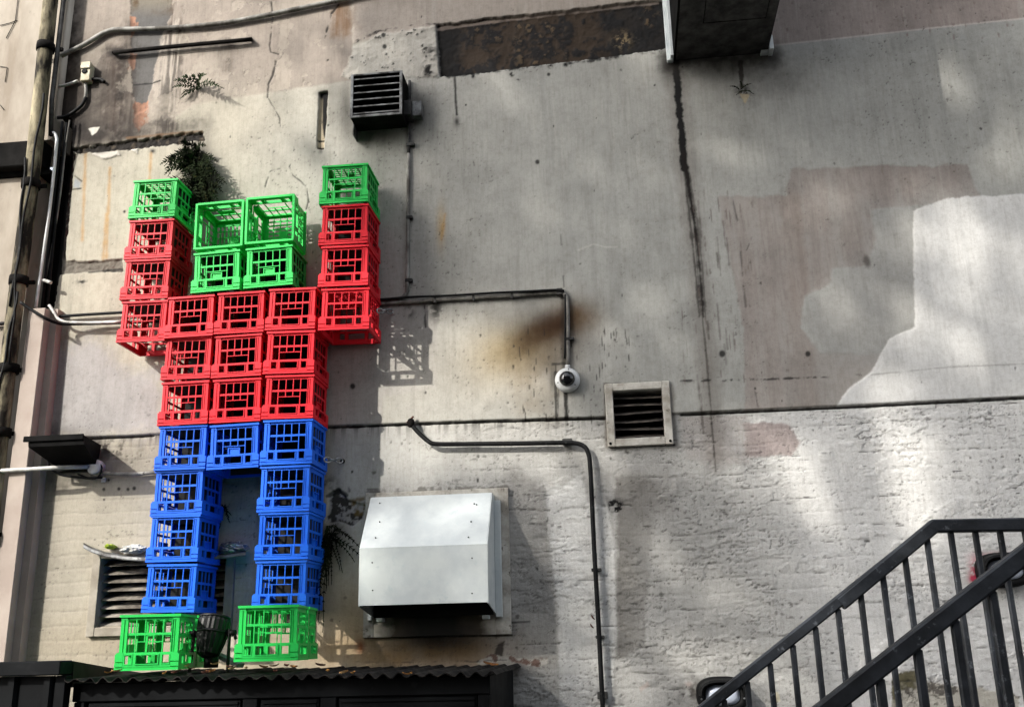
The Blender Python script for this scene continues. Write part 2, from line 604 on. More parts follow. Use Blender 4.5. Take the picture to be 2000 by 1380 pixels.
# exposed dark band under the taupe coat
band = poly([(852, 52), (1000, 34), (1290, 3), (1310, 3), (1312, 96), (1120, 122), (1000, 136), (860, 152)], 7, 1.6)
lay(C3(66, 54, 42), band)
lay(C3(28, 27, 28), band * sstep(.47, .56, N2 * .55 + N3 * .45) * .95)
lay(C3(24, 24, 25), band * sstep(1130, 1230, U + (N2 - .5) * 130) * .85)
lay(C3(18, 17, 16), band * sstep(915, 885, U + (N3 - .5) * 30) * .92)
lay(C3(110, 92, 68), band * sstep(.62, .7, N3) * sstep(.5, .6, N1) * .8)
lay(C3(150, 132, 100), band * blob(1215, 78, 14, 14) * 1.2 * sstep(.45, .6, N4))
HT -= band * .022
HT += band * (N3 - .5) * .012
lay(C3(188, 172, 160), line([(850, 57), (1000, 38), (1285, 5)], 3, 3) * .5)
lay(BLACK, line([(858, 153), (930, 145), (1000, 138), (1120, 124), (1290, 101)], 2.5, 7, 2) * sstep(.42, .55, N2 * .5 + N3 * .5) * .9)
for u0, v0, r in ((1000, 148, 5), (1012, 160, 3.5), (1075, 132, 5), (1105, 129, 5), (925, 152, 4), (1030, 133, 3)):
    lay(BLACK, blob(u0, v0, r, r, 0, 2) * sstep(.3, .5, N4))
# white plaster patch beside it
pl = poly([(690, 96), (740, 70), (852, 52), (858, 150), (790, 152), (700, 165), (672, 150)], 12, 3)
lay(C3(196, 192, 182), pl * .9)
HT += pl * (.004 + (N3 - .5) * .010)
lay(BLACK, pl * sstep(.63, .69, N3 * .5 + N4 * .5) * .85)
lay(BLACK, line([(690, 88), (740, 64), (800, 54), (852, 50)], 2.0, 5) * sstep(.42, .52, N2) * .9)
lay(C3(30, 28, 26), (blob(843, 112, 10, 26, 10) + blob(838, 142, 12, 10)) * sstep(.4, .6, N3))
# flaking strip, top left
fl = poly([(257, -40), (345, -40), (338, 30), (322, 60), (318, 90), (305, 140), (296, 180), (288, 215), (268, 225), (262, 190), (258, 80)], 9, 1.5)
lay(C3(104, 102, 100), fl)
lay(C3(150, 140, 122), fl * sstep(40, 0, V) * .6)
lay(C3(86, 64, 34), fl * sstep(40, 5, V) * sstep(.45, .6, N2) * .9)
lay(C3(188, 138, 112), sstep(.36, .48, N3 * .6 + ST2 * .4) * .95 * (poly([(256, 34), (272, 36), (270, 60), (258, 75)], 7, 1.5) + poly([(256, 100), (268, 108), (262, 138), (254, 138)], 10, 1.5)
    + poly([(262, 192), (280, 210), (296, 190), (290, 240), (272, 258), (266, 240)], 14, 1.5)))
HT -= fl * .004
lay(C3(196, 186, 174), poly([(318, 70), (352, 40), (352, 130), (320, 200), (300, 250), (296, 210), (306, 140)], 12, 4) * .7)
lay(C3(48, 40, 34), line([(252, 60), (250, 150), (258, 260)], 16, 16, 16) * .7 * (0.4 + ST2))
lay(C3(66, 50, 40), line([(222, 110), (224, 180), (218, 280)], 18, 16, 22) * .85 * (0.4 + ST2))
lay(C3(60, 54, 50), line([(345, 60), (335, 170), (325, 262)], 18, 16, 14) * .75 * sstep(.35, .55, ST2))
lay(C3(92, 78, 68), line([(340, -20), (348, 110)], 10, 8, 8) * .6 * sstep(.4, .6, ST2))
lay(BLACK, line([(262, 168), (300, 165), (315, 160)], 1.2, 1) * .9)
for pm, hh in ((white, .003), (topr2, -.003), (topr, .003), (pink, -.0015)):
    HT += pm * hh
pk = fbm(.22, .28, 5, 980, .62)
peel = sstep(.55, .565, pk) * sstep(-3, 3, top) * (1 - fl)
lay(C3(188, 178, 164), peel * .45)
HT -= peel * .0012
pe = sstep(-3, 3, top) * (1 - sstep(.0, .006, np.abs(pk - .556))) * sstep(.4, .55, N2)
lay(C3(60, 52, 46), pe * .45)
# soot around the leader head and the pipes at the top left
soot = line([(120, -40), (112, 90), (104, 240)], 30, 22, 26)
lay(C3(22, 20, 18), soot * .95 * (.5 + N2))
lay(C3(12, 11, 10), line([(134, -20), (127, 110), (116, 240)], 9, 12, 12) * .95)
lay(C3(20, 17, 15), (blob(238, 110, 14, 16) + blob(236, 190, 12, 60, 4) * .8 + blob(330, 225, 12, 36) * .8 + blob(225, 270, 60, 9) * .9) * sstep(.3, .62, N2 * .5 + N3 * .5))
lay(C3(40, 32, 26), blob(165, 190, 75, 90) * 1.1 * (.25 + N2))
lay(C3(30, 26, 22), (blob(178, 165, 34, 22) + blob(150, 218, 36, 26)) * .8 * (.4 + N3))
lay(C3(58, 48, 40), line([(128, 60), (140, 160), (150, 250)], 24, 20, 26) * .7 * (.3 + ST))
lay(C3(36, 31, 27), blob(228, 102, 26, 10) * .8 + blob(445, 95, 40, 10) * .5 + line([(222, 108), (350, 95), (492, 82)], 5, 4, 6) * .6)
lay(C3(70, 60, 52), line([(445, 90), (442, 130)], 12, 10, 12) * .55 * ST2 * 1.6)
lay(C3(54, 46, 40), line([(142, 280), (240, 264), (400, 248)], 14, 14, 20) * .55 * (.4 + N3))
lay(C3(26, 22, 20), blob(385, 300, 30, 40) * .7 + blob(395, 355, 30, 40) * .8)
lay(C3(36, 30, 27), blob(170, 258, 100, 34) * .95 * (.4 + N2))
lay(C3(50, 42, 36), line([(130, 300), (300, 285), (400, 270)], 26, 12, 26) * .0)
# slot behind the pipes
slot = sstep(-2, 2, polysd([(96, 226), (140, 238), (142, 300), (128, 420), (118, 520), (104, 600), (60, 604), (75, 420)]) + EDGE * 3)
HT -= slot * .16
lay(C3(12, 11, 11), slot)  # near-black coat paints in the deep shade of the slot along with soot
# boarded opening with its broken margins
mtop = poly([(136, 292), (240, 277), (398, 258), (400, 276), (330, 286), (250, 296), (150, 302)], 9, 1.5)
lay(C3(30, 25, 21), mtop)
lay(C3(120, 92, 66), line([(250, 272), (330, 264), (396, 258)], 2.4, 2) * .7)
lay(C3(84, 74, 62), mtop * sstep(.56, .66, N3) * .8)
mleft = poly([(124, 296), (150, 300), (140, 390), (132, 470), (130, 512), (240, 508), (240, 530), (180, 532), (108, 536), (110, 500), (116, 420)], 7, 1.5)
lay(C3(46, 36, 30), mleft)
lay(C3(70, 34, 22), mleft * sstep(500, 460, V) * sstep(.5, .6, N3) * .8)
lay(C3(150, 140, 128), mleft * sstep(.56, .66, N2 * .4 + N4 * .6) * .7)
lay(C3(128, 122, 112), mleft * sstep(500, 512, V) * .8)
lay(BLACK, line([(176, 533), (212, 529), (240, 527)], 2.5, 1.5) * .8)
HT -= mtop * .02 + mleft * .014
panel = sstep(-1, 1, polysd([(150, 302), (400, 276), (400, 515), (132, 512)]))
HT += (mtop + mleft) * (N4 - .5) * .016
flake = poly([(180, 302), (235, 296), (238, 306), (205, 314), (192, 310)], 6, 1) + poly([(252, 292), (275, 290), (270, 302)], 5, 1)
lay(C3(206, 200, 190), flake)
HT += flake * .008
lay(C3(222, 218, 208), poly([(173, 252), (198, 250), (190, 262), (182, 266)], 4, 1))
lay(BLACK, blob(300, 297, 5, 4) + blob(162, 551, 9, 7) * sstep(.4, .6, N4) + blob(197, 300, 12, 3) * .8)
lay(C3(160, 170, 180), poly([(148, 348), (160, 358), (158, 370), (146, 368)], 3, 1.5) * .7)
lay(BLACK, line([(148, 345), (162, 356)], 1, .5) + line([(144, 372), (160, 370)], 1.2, .5))
# chased notch beside the louvred fan box
notch = poly([(625, 184), (641, 180), (638, 240), (634, 294), (621, 294), (623, 240)], 3, 1.2)
lay(C3(196, 182, 156), notch)
lay(C3(16, 15, 14), notch * sstep(0, 4, (U - 623 + (V - 184) * .04) - np.interp(V, [180, 240, 262, 275, 300], [4, 6, 9, 14, 14])))
lay(BLACK, notch * (sstep(196, 188, V) + line([(622, 276), (636, 275)], 2, 1) + sstep(286, 290, V)))
HT -= notch * .025
lay(BLACK, blob(632, 184, 12, 6) * .7 + blob(628, 298, 5, 5) * .6)
# thin notch below the dark band
lay(C3(30, 28, 26), line([(889, 150), (891, 200), (893, 226)], 2.4, 1.8) * .85 + blob(893, 240, 5, 9) * .9)
lay(C3(60, 54, 48), blob(1452, 182, 16, 12) * sstep(.4, .6, N4) + line([(1446, 125), (1448, 172)], 4, 3) * .9)
lay(C3(205, 190, 160), poly([(1444, 186), (1464, 188), (1455, 204)], 5, 1))
# black drip under the duct
lay(C3(96, 82, 70), line([(1316, 118), (1338, 330), (1362, 520), (1385, 740), (1400, 900)], 20, 9, 16) * .4)
lay(BLACK, line([(1318, 110), (1326, 210), (1332, 270), (1336, 330)], 6.5, 5, 2) * .99)
lay(BLACK, line([(1332, 260), (1338, 330), (1356, 440), (1365, 560)], 4.0, 4, 2, True) * .93)
for dx, a in ((-5, .6), (4, .8), (9, .5)):
    lay(C3(26, 19, 14), line([(1334 + dx * .3, 300), (1352 + dx, 430), (1362 + dx, 520), (1370 + dx * .8, 620)], 2.4, 3, 1.8) * a * 1.2)
lay(C3(50, 42, 36), line([(1364, 560), (1378, 680), (1388, 800), (1398, 920)], 1.6, 2, 1.6) * .7)
for k in range(16):
    u0 = 1360 + rng.random() * 60
    v0 = 380 + rng.random() * 420
    L = 20 + rng.random() * 60
    lay(C3(80, 70, 64), line([(u0, v0), (u0 + L * .09, v0 + L)], 1.6, 2, 1.6) * (.35 + .4 * rng.random()))
soot = line([(1310, 122), (1505, 116)], 16, 16, 22)
lay(BLACK, soot * .8)
lay(C3(40, 36, 32), blob(1400, 140, 90, 26) * .7 + blob(1512, 110, 14, 24) * .8 + blob(1306, 125, 18, 26) * .8)
lay(C3(60, 54, 50), blob(1530, 150, 60, 50) * .4 * N2 * 2)
# soot by the fan box
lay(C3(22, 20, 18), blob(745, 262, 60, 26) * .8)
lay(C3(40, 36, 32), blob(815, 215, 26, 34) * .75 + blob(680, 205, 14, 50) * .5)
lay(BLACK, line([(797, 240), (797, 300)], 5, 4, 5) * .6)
# cracks
for pts, w in (([(530, -10), (534, 40), (528, 92), (530, 104), (545, 108)], 1.6), ([(540, 122), (534, 150), (526, 166), (524, 192)], 2.0),
               ([(524, 192), (538, 215), (548, 234), (550, 262)], .9), ([(576, 290), (574, 312), (567, 328), (574, 345), (590, 357), (601, 370), (604, 395), (600, 410)], 1.4),
               ([(548, 332), (530, 336), (522, 358), (517, 378)], 1.0), ([(662, 12), (648, 30), (640, 60), (636, 76)], 2.2),
               ([(1428, 382), (1440, 432)], 2.0), ([(1446, 494), (1452, 560)], 2.0), ([(1452, 560), (1456, 600)], 2.6), ([(1468, 465), (1458, 490)], 1.2),
               ([(1100, 540), (1102, 562)], 1.4), ([(0, 48), (35, 38)], 2), ([(1473, 760), (1480, 795)], 1.4), ([(1095, 460), (1097, 480)], 1),
               ([(830, 600), (832, 640)], 2)):
    cm = line(pts, w * .8, 1.2, 1.0) * sstep(.3, .48, N3) * (.85 if pts[0][0] < 1000 else .55)
    lay(BLACK, cm)
    HT -= cm * .003
lay(C3(210, 208, 200), line([(1130, 490), (1160, 478), (1180, 484), (1205, 484)], 1.6, 1) * .6)
# the ledge, its shadow line painted near-black, and dark streaks under it
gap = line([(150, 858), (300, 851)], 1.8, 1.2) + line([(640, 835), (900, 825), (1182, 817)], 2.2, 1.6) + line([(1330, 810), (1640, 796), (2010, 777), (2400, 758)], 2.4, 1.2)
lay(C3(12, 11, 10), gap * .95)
HT += (1 - low) * .016 * sstep(100, 140, U)
HT -= gap * .012
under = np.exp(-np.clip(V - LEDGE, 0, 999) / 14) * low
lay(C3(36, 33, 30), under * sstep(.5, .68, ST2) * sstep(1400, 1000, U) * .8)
lay(BLACK, line([(1330, 745), (1480, 742), (1580, 738), (1700, 733)], 1.6, 2.5, 1.2) * sstep(.5, .6, N3 * .5 + N2 * .5) * .85)
lay(C3(120, 116, 110), line([(1700, 733), (1850, 718), (2000, 712)], 1.2, 2, 1.2) * .5)
# soot lines along the conduits
lay(C3(24, 22, 20), line([(740, 594), (900, 587), (1095, 576)], 8, 5, 5) * .55)
lay(C3(30, 27, 23), line([(1104, 580), (1104, 715)], 8, 5, 5) * .6)
lay(C3(26, 24, 22), blob(852, 604, 14, 24) * sstep(.4, .55, N3) * .95 + blob(800, 612, 10, 10) * sstep(.45, .6, N3) * .8)
lay(BLACK, line([(1105, 765), (1107, 816)], 3.4, 1.5) * .92 + line([(1085, 728), (1087, 817)], 2.4, 1.8) * .8 + line([(1080, 712), (1102, 711)], 3, 2) * .7)
lay(C3(26, 24, 22), blob(1080, 745, 8, 22) * .6)
lay(BLACK, line([(1092, 735), (1090, 812)], 1.0, .8) * .7)
# patches of missing render: left of the hood, below it, at the stair
mis = poly([(640, 962), (662, 955), (678, 978), (712, 985), (708, 1012), (690, 1030), (660, 1018), (636, 1020)], 8, 1.6)
lay(C3(176, 174, 170), mis)
lay(C3(60, 58, 55), mis * sstep(.5, .62, N3))
lay(C3(26, 24, 22), line([(640, 968), (660, 957), (676, 966)], 4, 3) * .8)
lay(C3(120, 98, 52), poly([(684, 976), (712, 972), (710, 1006), (694, 1008)], 8, 3) * .8 * sstep(.35, .55, N3))
HT -= mis * .01
m2 = poly([(930, 1292), (960, 1276), (985, 1280), (1010, 1284), (1070, 1284), (1072, 1296), (1050, 1302), (1000, 1290), (940, 1298)], 9, 1.4)
lay(C3(206, 202, 192), m2 * .9)
lay(C3(120, 88, 76), m2 * sstep(.52, .6, N3) * .9)
lay(C3(46, 38, 34), poly([(972, 1258), (986, 1250), (982, 1284), (966, 1276)], 7, 1.6) * .85)
m3 = poly([(1745, 1318), (1790, 1308), (1810, 1330), (1870, 1340), (1960, 1345), (1990, 1360), (1990, 1400), (1740, 1400)], 10, 1.6)
lay(C3(200, 194, 178), m3 * .8)
lay(C3(90, 84, 50), m3 * sstep(.52, .64, N2) * sstep(1840, 1780, U) * .9)
lay(C3(70, 62, 56), m3 * sstep(.57, .64, N3) * .8)
lay(C3(84, 78, 72), blob(1660, 1300, 30, 26) * sstep(.48, .6, N3) * .9 + blob(1352, 1345, 20, 26) * sstep(.35, .6, N3) * .9)
lay(C3(214, 206, 180), poly([(1504, 1348), (1520, 1350), (1524, 1368), (1512, 1372)], 4, 1.2))
lay(C3(200, 186, 178), blob(1345, 1335, 7, 5) + poly([(1246, 1342), (1264, 1330), (1270, 1338), (1252, 1352)], 5, 1.5) * .7)
lay(C3(205, 70, 96), (blob(1906, 1112, 13, 24) + blob(1902, 1130, 9, 7)) * 1.0 * sstep(.3, .5, N4) + blob(1950, 1084, 40, 6) * .6)
lay(C3(40, 36, 32), blob(505, 960, 8, 50) * .5 + blob(440, 985, 16, 30) * .7 * (.4 + N3) + blob(655, 1050, 26, 50) * .75 * (.4 + N3) + blob(640, 945, 20, 16) * .7 * sstep(.4, .6, N3))
lay(C3(206, 198, 182), poly([(420, 960), (505, 960), (490, 1290), (428, 1290)], 10, 10) * .9)
lay(C3(120, 112, 100), poly([(430, 930), (500, 930), (498, 990), (430, 1000)], 12, 14) * .4 * (.4 + N2))
# streaks beneath the louvre opening, around the vents
lay(C3(90, 78, 62), line([(1182, 752), (1186, 870)], 4, 3, 3) * .6 + line([(1310, 752), (1320, 872)], 5, 4, 4) * .45)
lay(C3(26, 24, 22), line([(1182, 770), (1194, 874), (1316, 868)], 2.2, 1.6) * .9)
lay(C3(60, 54, 48), line([(1182, 752), (1306, 748)], 3, 3) * .5)
lay(C3(24, 20, 16), blob(850, 1246, 115, 34) * .95)  # soot below the hood, with the shade it casts painted in too
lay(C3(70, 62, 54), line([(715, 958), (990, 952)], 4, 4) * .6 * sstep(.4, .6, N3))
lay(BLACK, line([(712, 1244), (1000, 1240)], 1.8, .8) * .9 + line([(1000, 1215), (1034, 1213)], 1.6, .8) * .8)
# left: foot of the render, bolt holes and old fixings
for u0, v0, r in ((212, 937, 2.5), (203, 955, 3), (232, 954, 3), (250, 955, 3), (262, 953, 3.5), (203, 975, 2), (1410, 692, 6), (1050, 318, 4),
                  (750, 72, 4), (752, 94, 4), (1072, 148, 3), (1577, 692, 5), (690, 755, 5), (1205, 990, 13), (1197, 985, 10), (245, 415, 2.5)):
    lay(BLACK, np.clip(blob(u0, v0, r, r * 1.1, 0, 2) * 1.4, 0, 1) * (.9 if r < 9 else sstep(.4, .6, N4)))
lay(C3(66, 58, 52), blob(205, 870, 22, 10) * sstep(.4, .6, N3) + blob(230, 880, 40, 20) * sstep(.5, .65, N3) * .8 + blob(120, 950, 40, 18) * .4 * N3 * 2)
lay(C3(34, 30, 28), line([(100, 850), (190, 880), (150, 920), (95, 925)], 20, 10, 22) * .55)
lay(C3(60, 52, 46), line([(160, 535), (165, 560)], 3, 2) * .0)
lay(C3(96, 90, 84), blob(1692, 512, 7, 13, -15, 2) * .9)
# brickwork below the ledge
cz = GZ / 0.0865 + (N1 - .5) * .7 + (N2 - .5) * .25
cf = np.abs(cz - np.round(cz))
rowi = np.floor(cz - .5)
bx = GX / 0.24 + (rowi % 2) * .5 + (N2 - .5) * .15
bf = np.abs(bx - np.round(bx))
mort = 1 - sstep(.03, .13, cf)
mortv = (1 - sstep(.012, .045, bf)) * .6
rough = right_low * sstep(700, 1000, U + (V - 900) * .4)
leftb = low * sstep(600, 500, U)
vis = sstep(.46, .58, fbm(0.5, 0.07, 4, 700, .6))
HT -= rough * (mort * .5 + mortv * .5) * (.0008 + .0022 * vis)
HT += rough * ((N2 - .5) * .0045 + (N3 - .5) * .0022 + (N4 - .5) * .0014)
HT -= leftb * mort * .0016
HT += low * (N2 - .5) * .003
crk = rough * (1 - sstep(.008, .05, np.abs(cf + (N4 - .5) * .11 + (N3 - .5) * .06))) * sstep(.56, .64, fbm(.14, .09, 4, 820, .7))
lay(C3(60, 57, 54), crk * .6)
HT -= crk * .003
lay(C3(120, 114, 106), leftb * (1 - sstep(.01, .05, cf)) * sstep(.5, .62, fbm(.3, .05, 4, 760, .6)) * .35)
wr = fbm(.11, .04, 5, 870, .68)
crk2 = rough * (1 - sstep(.0, .022, np.abs(wr - .5))) * sstep(.47, .58, fbm(.22, .16, 4, 890, .6))
lay(C3(84, 80, 76), crk2 * .5)
HT -= crk2 * .003
flk = rough * sstep(.5, .53, wr) * sstep(.5, .56, fbm(.3, .2, 4, 895))
HT += flk * .003
# general render relief and pits
HT += (1 - low) * ((N1 - .5) * .012 + (N2 - .5) * .004 + (N3 - .5) * .0016)
pit = sstep(.80, .83, fbm(.014, .014, 2, 900, .5)) * sstep(.46, .62, N1 * .6 + N2 * .4)
lay(C3(70, 65, 60), pit * .6)
HT -= pit * .003
pit2 = sstep(.72, .76, fbm(.03, .022, 3, 940, .6)) * sstep(.5, .66, fbm(.4, .4, 3, 960)) * low
lay(C3(84, 79, 74), pit2 * .55)
iz0 = int(np.searchsorted(zs, 1.68))
ix0 = 1


def dab(x, z, rx, rz, c, a):
    """small dark fleck painted on the fine part of the grid"""
    i0 = max(0, ix0 + int((x - rx * 2 - xs[ix0]) / STEP))
    i1 = min(NX, ix0 + int((x + rx * 2 - xs[ix0]) / STEP) + 2)
    j0 = max(0, iz0 + int((z - rz * 2 - zs[iz0]) / STEP))
    j1 = min(NZ, iz0 + int((z + rz * 2 - zs[iz0]) / STEP) + 2)
    if i1 <= i0 or j1 <= j0:
        return
    gx = GX[j0:j1, i0:i1]
    gz = GZ[j0:j1, i0:i1]
    n = (N4[j0:j1, i0:i1] - .5) * 1.6
    m = np.clip((1.0 - np.hypot((gx - x) / rx, (gz - z) / rz) + n) * 2.0, 0, 1) * a
    COL[j0:j1, i0:i1] += (c - COL[j0:j1, i0:i1]) * m[..., None]
    HT[j0:j1, i0:i1] -= m * .002


for k in range(300):
    x = rng.uniform(-.7, 6.1)
    z = rng.uniform(1.75, 7.0)
    s = .003 + .006 * rng.random() ** 3
    dab(x, z, s, s * rng.uniform(.7, 2.2), C3(34, 31, 28), rng.uniform(.5, .95))
for k in range(70):                     # little vertical gouges
    p = at(rng.uniform(1000, 1250), rng.uniform(640, 820))
    dab(p.x, p.z, .004, rng.uniform(.012, .045), C3(36, 31, 27), rng.uniform(.6, .95))
for k in range(60):
    p = at(rng.uniform(640, 1300), rng.uniform(830, 1380))
    dab(p.x, p.z, rng.uniform(.005, .018), rng.uniform(.004, .014), C3(52, 47, 43), rng.uniform(.4, .85))
for k in range(90):
    p = at(rng.uniform(1200, 2000), rng.uniform(820, 1380))
    dab(p.x, p.z, rng.uniform(.01, .035), rng.uniform(.003, .007), C3(58, 54, 50), rng.uniform(.4, .85))
for k in range(36):                     # drips under the top coat at the right
    p = at(rng.uniform(1520, 2000), rng.uniform(0, 80))
    dab(p.x, p.z, .007, rng.uniform(.008, .024), C3(140, 122, 116), .7)
for k in range(40):
    p = at(rng.uniform(1330, 1480), rng.uniform(380, 760))
    dab(p.x, p.z, .005, rng.uniform(.02, .07), C3(110, 98, 92), rng.uniform(.3, .7))

HOLES = [[(1195, 766), (1291, 762), (1300, 852), (1203, 858)], [(197, 1087), (443, 1085), (440, 1222), (190, 1223)]]
cu = (U[:-1, :-1] + U[1:, 1:]) / 2
cv = (V[:-1, :-1] + V[1:, 1:]) / 2
keep = np.ones(cu.shape, bool)
for h in HOLES:
    keep &= polysd(h, cu, cv) < 0
idx = np.arange(NX * NZ, dtype=np.int32).reshape(NZ, NX)
quads = np.stack([idx[:-1, :-1], idx[:-1, 1:], idx[1:, 1:], idx[1:, :-1]], -1)[keep]
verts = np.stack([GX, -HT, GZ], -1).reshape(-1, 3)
me = bpy.data.meshes.new('rendered_wall')
me.vertices.add(len(verts))
me.vertices.foreach_set('co', verts.astype(np.float32).ravel())
me.loops.add(quads.size)
me.loops.foreach_set('vertex_index', quads.ravel())
me.polygons.add(len(quads))
me.polygons.foreach_set('loop_start', np.arange(0, quads.size, 4, dtype=np.int32))
me.polygons.foreach_set('loop_total', np.full(len(quads), 4, np.int32))
me.update(calc_edges=True)
me.polygons.foreach_set('use_smooth', np.ones(len(quads), bool))
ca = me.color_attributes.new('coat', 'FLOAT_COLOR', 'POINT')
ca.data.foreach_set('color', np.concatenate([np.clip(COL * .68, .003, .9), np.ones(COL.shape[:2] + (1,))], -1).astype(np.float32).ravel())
ra = me.attributes.new('rough', 'FLOAT', 'POINT')
ra.data.foreach_set('value', (rough + .25 * low + .12).astype(np.float32).ravel())
mw, nt, p = newmat('wall_coats')
a1 = nt.nodes.new('ShaderNodeAttribute')
a1.attribute_name = 'coat'
a2 = nt.nodes.new('ShaderNodeAttribute')
a2.attribute_name = 'rough'
n1 = noise(nt, 34, 8, .7)
c = mix(nt, 0.42, a1.outputs['Color'], ramp(nt, n1.outputs[0], [(.3, (.62, .6, .58)), (.55, (1, 1, 1)), (.8, (1.0, 1.0, 1.0))]).outputs[0], 'MULTIPLY')
n2 = noise(nt, 150, 4, .7)
c = mix(nt, 0.3, c, ramp(nt, n2.outputs[0], [(.34, (.45, .43, .41)), (.46, (1, 1, 1))]).outputs[0], 'MULTIPLY')
n5 = noise(nt, 20, 6, .65, (3.0, 3.0, .3))
c = mix(nt, 0.5, c, ramp(nt, n5.outputs[0], [(.3, (.74, .72, .7)), (.52, (1, 1, 1))]).outputs[0], 'MULTIPLY')
nt.links.new(c, p.inputs['Base Color'])
p.inputs['Roughness'].default_value = .85
p.inputs['Specular IOR Level'].default_value = .25
n3 = noise(nt, 42, 9, .72)
mm = nt.nodes.new('ShaderNodeMath')
mm.operation = 'MULTIPLY'
nt.links.new(n3.outputs[0], mm.inputs[0])
nt.links.new(a2.outputs['Fac'], mm.inputs[1])
bump(nt, p, mm.outputs[0], .42, .011)
me.materials.append(mw)
wall = bpy.data.objects.new('rendered_wall', me)
C.objects.link(wall)
tag(wall, 'tall weathered wall of stained cream and grey render over painted brick behind the crate figure', 'wall')

# the building behind (closes the back of the openings)
# ------------------------------------------------------------------ neighbour pier and its beam, far left
mb = MB()
XL = -0.775
mb.box(-1.16, -0.80, -0.05, 0.35, 5.72, 9.5)          # upper pier
mb.box(-3.2, -1.165, 0.03, 0.35, 5.72, 9.5)
mb.box(-3.2, -0.885, 0.0, 0.35, 0.0, 5.46)
t = Thing('neighbour_wall', 'narrow strip of cream neighbouring wall at far left behind the rusty downpipe', 'wall', (-2.0, 0.0, 0))
mwn = mat_worn('neighbour_render', srgb(182, 173, 159), srgb(146, 135, 121), 2.2, .85, bmp=.5, third=srgb(150, 140, 128), stretch=(1, 1, .35))
t.add('wall', mb, mwn)
mb = MB()
mb.box(-.884, -.56, .20, .34, 0, 6.3)
t.add('recess_back', mb, M['soot'])
mb = MB()
mb.bbox(-3.2, -0.83, -0.10, 0.03, 5.50, 5.70, .008)
mb.box(-3.2, -0.80, -0.02, 0.3, 5.465, 5.50)
t.add('beam', mb, M['blacksteel'])
mb = MB()
for pts in ([(36, -10, ), (30, 40), (12, 75)], [(0, 50), (20, 45), (34, 40)], [(0, 130), (14, 132), (10, 160)], [(0, 205), (8, 215)]):
    mb.tube([at(u, v, -.024) for u, v in pts], .0028, 6)
t.add('crack', mb, M['void'])

# casing boxed over the pipes
mb = MB()
mb.bbox(-0.755, -0.635, -0.14, 0.0, 0.0, 4.40, .006)
mb.box(-0.634, -0.585, -0.075, 0.03, 0.0, 4.41)
tag(mb.build('pipe_casing', M['cream'], origin=(-0.68, -0.06, 0)), 'tall pale pink-beige boxed column beside the downpipe, cables crossing its top', 'pipe casing')

# downpipe
def vpath(pts, d):
    return [at(u, v, d) for u, v in pts]


t = Thing('downpipe', 'grimy cream cast iron downpipe with dark collars running up the left edge', 'downpipe', (-0.83, -0.13, 0))
px0 = -0.845
mb = MB()
mb.tube([(px0 + .012, -.15, 0.05), (px0 + .01, -.15, 3.2), (px0 - .004, -.15, 4.3), (px0, -.15, 5.4), (px0 - .03, -.15, 6.9), (px0 - .03, -.15, 9)], .052, 20)
t.add('pipe', mb, M['pipe'])
mb = MB()
mb.tube([(px0 + .070, -.10, 5.72), (px0 + .058, -.12, 6.0), (px0 + .045, -.12, 9)], .017, 10)
t.add('side_pipe', mb, M['greysteel'])
for z in (6.42, 5.32, 4.60, 3.98, 3.55, 2.9):
    mb = MB()
    mb.lathe([(.054, -.03), (.062, -.03), (.064, .0), (.062, .03), (.054, .03)], (px0 - (.02 if z > 6 else 0) + (.01 if z < 4 else 0), -.15, z), 'z', 20)
    mb.box(px0 - .09, px0 + .09, -.12, -.10, z - .012, z + .012)
    t.add('collar', mb, M['band'])
for k, (a0, a1, z0, z1) in enumerate(((.05, .0, 6.0, 4.4), (-.03, .05, 5.5, 4.0), (.04, -.04, 4.5, 3.4))):
    mb = MB()
    n = 14
    mb.tube([(px0 + a0 + (a1 - a0) * i / n + .008 * math.sin(i * 1.3), -.207, z0 + (z1 - z0) * i / n) for i in range(n + 1)], .008, 6)
    t.add('cable', mb, M['black'])

# cables and conduits
def cable(name, label, cat, paths, mat, group=None, clips=None, extra=None):
    """paths: list of (pixel polyline, distance from the wall, radius); first one is the body"""
    a = at(*paths[0][0][0], paths[0][1] if isinstance(paths[0][1], (int, float)) else paths[0][1][0])
    t = Thing(name, label, cat, a, group)
    for i, (pts, d, r, pn, m) in enumerate(paths):
        P = [at(u, v, d if not isinstance(d, (list, tuple)) else d[j]) for j, (u, v) in enumerate(pts)]
        mb = MB()
        mb.tube(smooth_path(P), r, 10)
        t.add(pn, mb, m)
    for (u, v, w, h) in (clips or []):
        c = at(u, v, 0.03)
        mb = MB()
        mb.bbox(c.x - w, c.x + w, -.045, 0.0, c.z - h, c.z + h, .003)
        t.add('clip', mb, M['greysteel'])
    return t


def smooth_path(P, n=4):
    if len(P) < 3:
        return P
    out = []
    for i in range(len(P) - 1):
        p0 = P[max(i - 1, 0)]
        p1, p2 = P[i], P[i + 1]
        p3 = P[min(i + 2, len(P) - 1)]
        L = (p2 - p1).length
        # limit overshoot: chord-scaled tangents
        m1 = (p2 - p0) / max((p2 - p0).length, 1e-6) * min(L, (p1 - p0).length if i else L) * .8
        m2 = (p3 - p1) / max((p3 - p1).length, 1e-6) * min(L, (p3 - p2).length if i < len(P) - 2 else L) * .8
        for k in range(n):
            s = k / n
            h00, h10 = 2 * s ** 3 - 3 * s ** 2 + 1, s ** 3 - 2 * s ** 2 + s
            h01, h11 = -2 * s ** 3 + 3 * s ** 2, s ** 3 - s ** 2
            out.append(p1 * h00 + m1 * h10 + p2 * h01 + m2 * h11)
    out.append(P[-1])
    return out


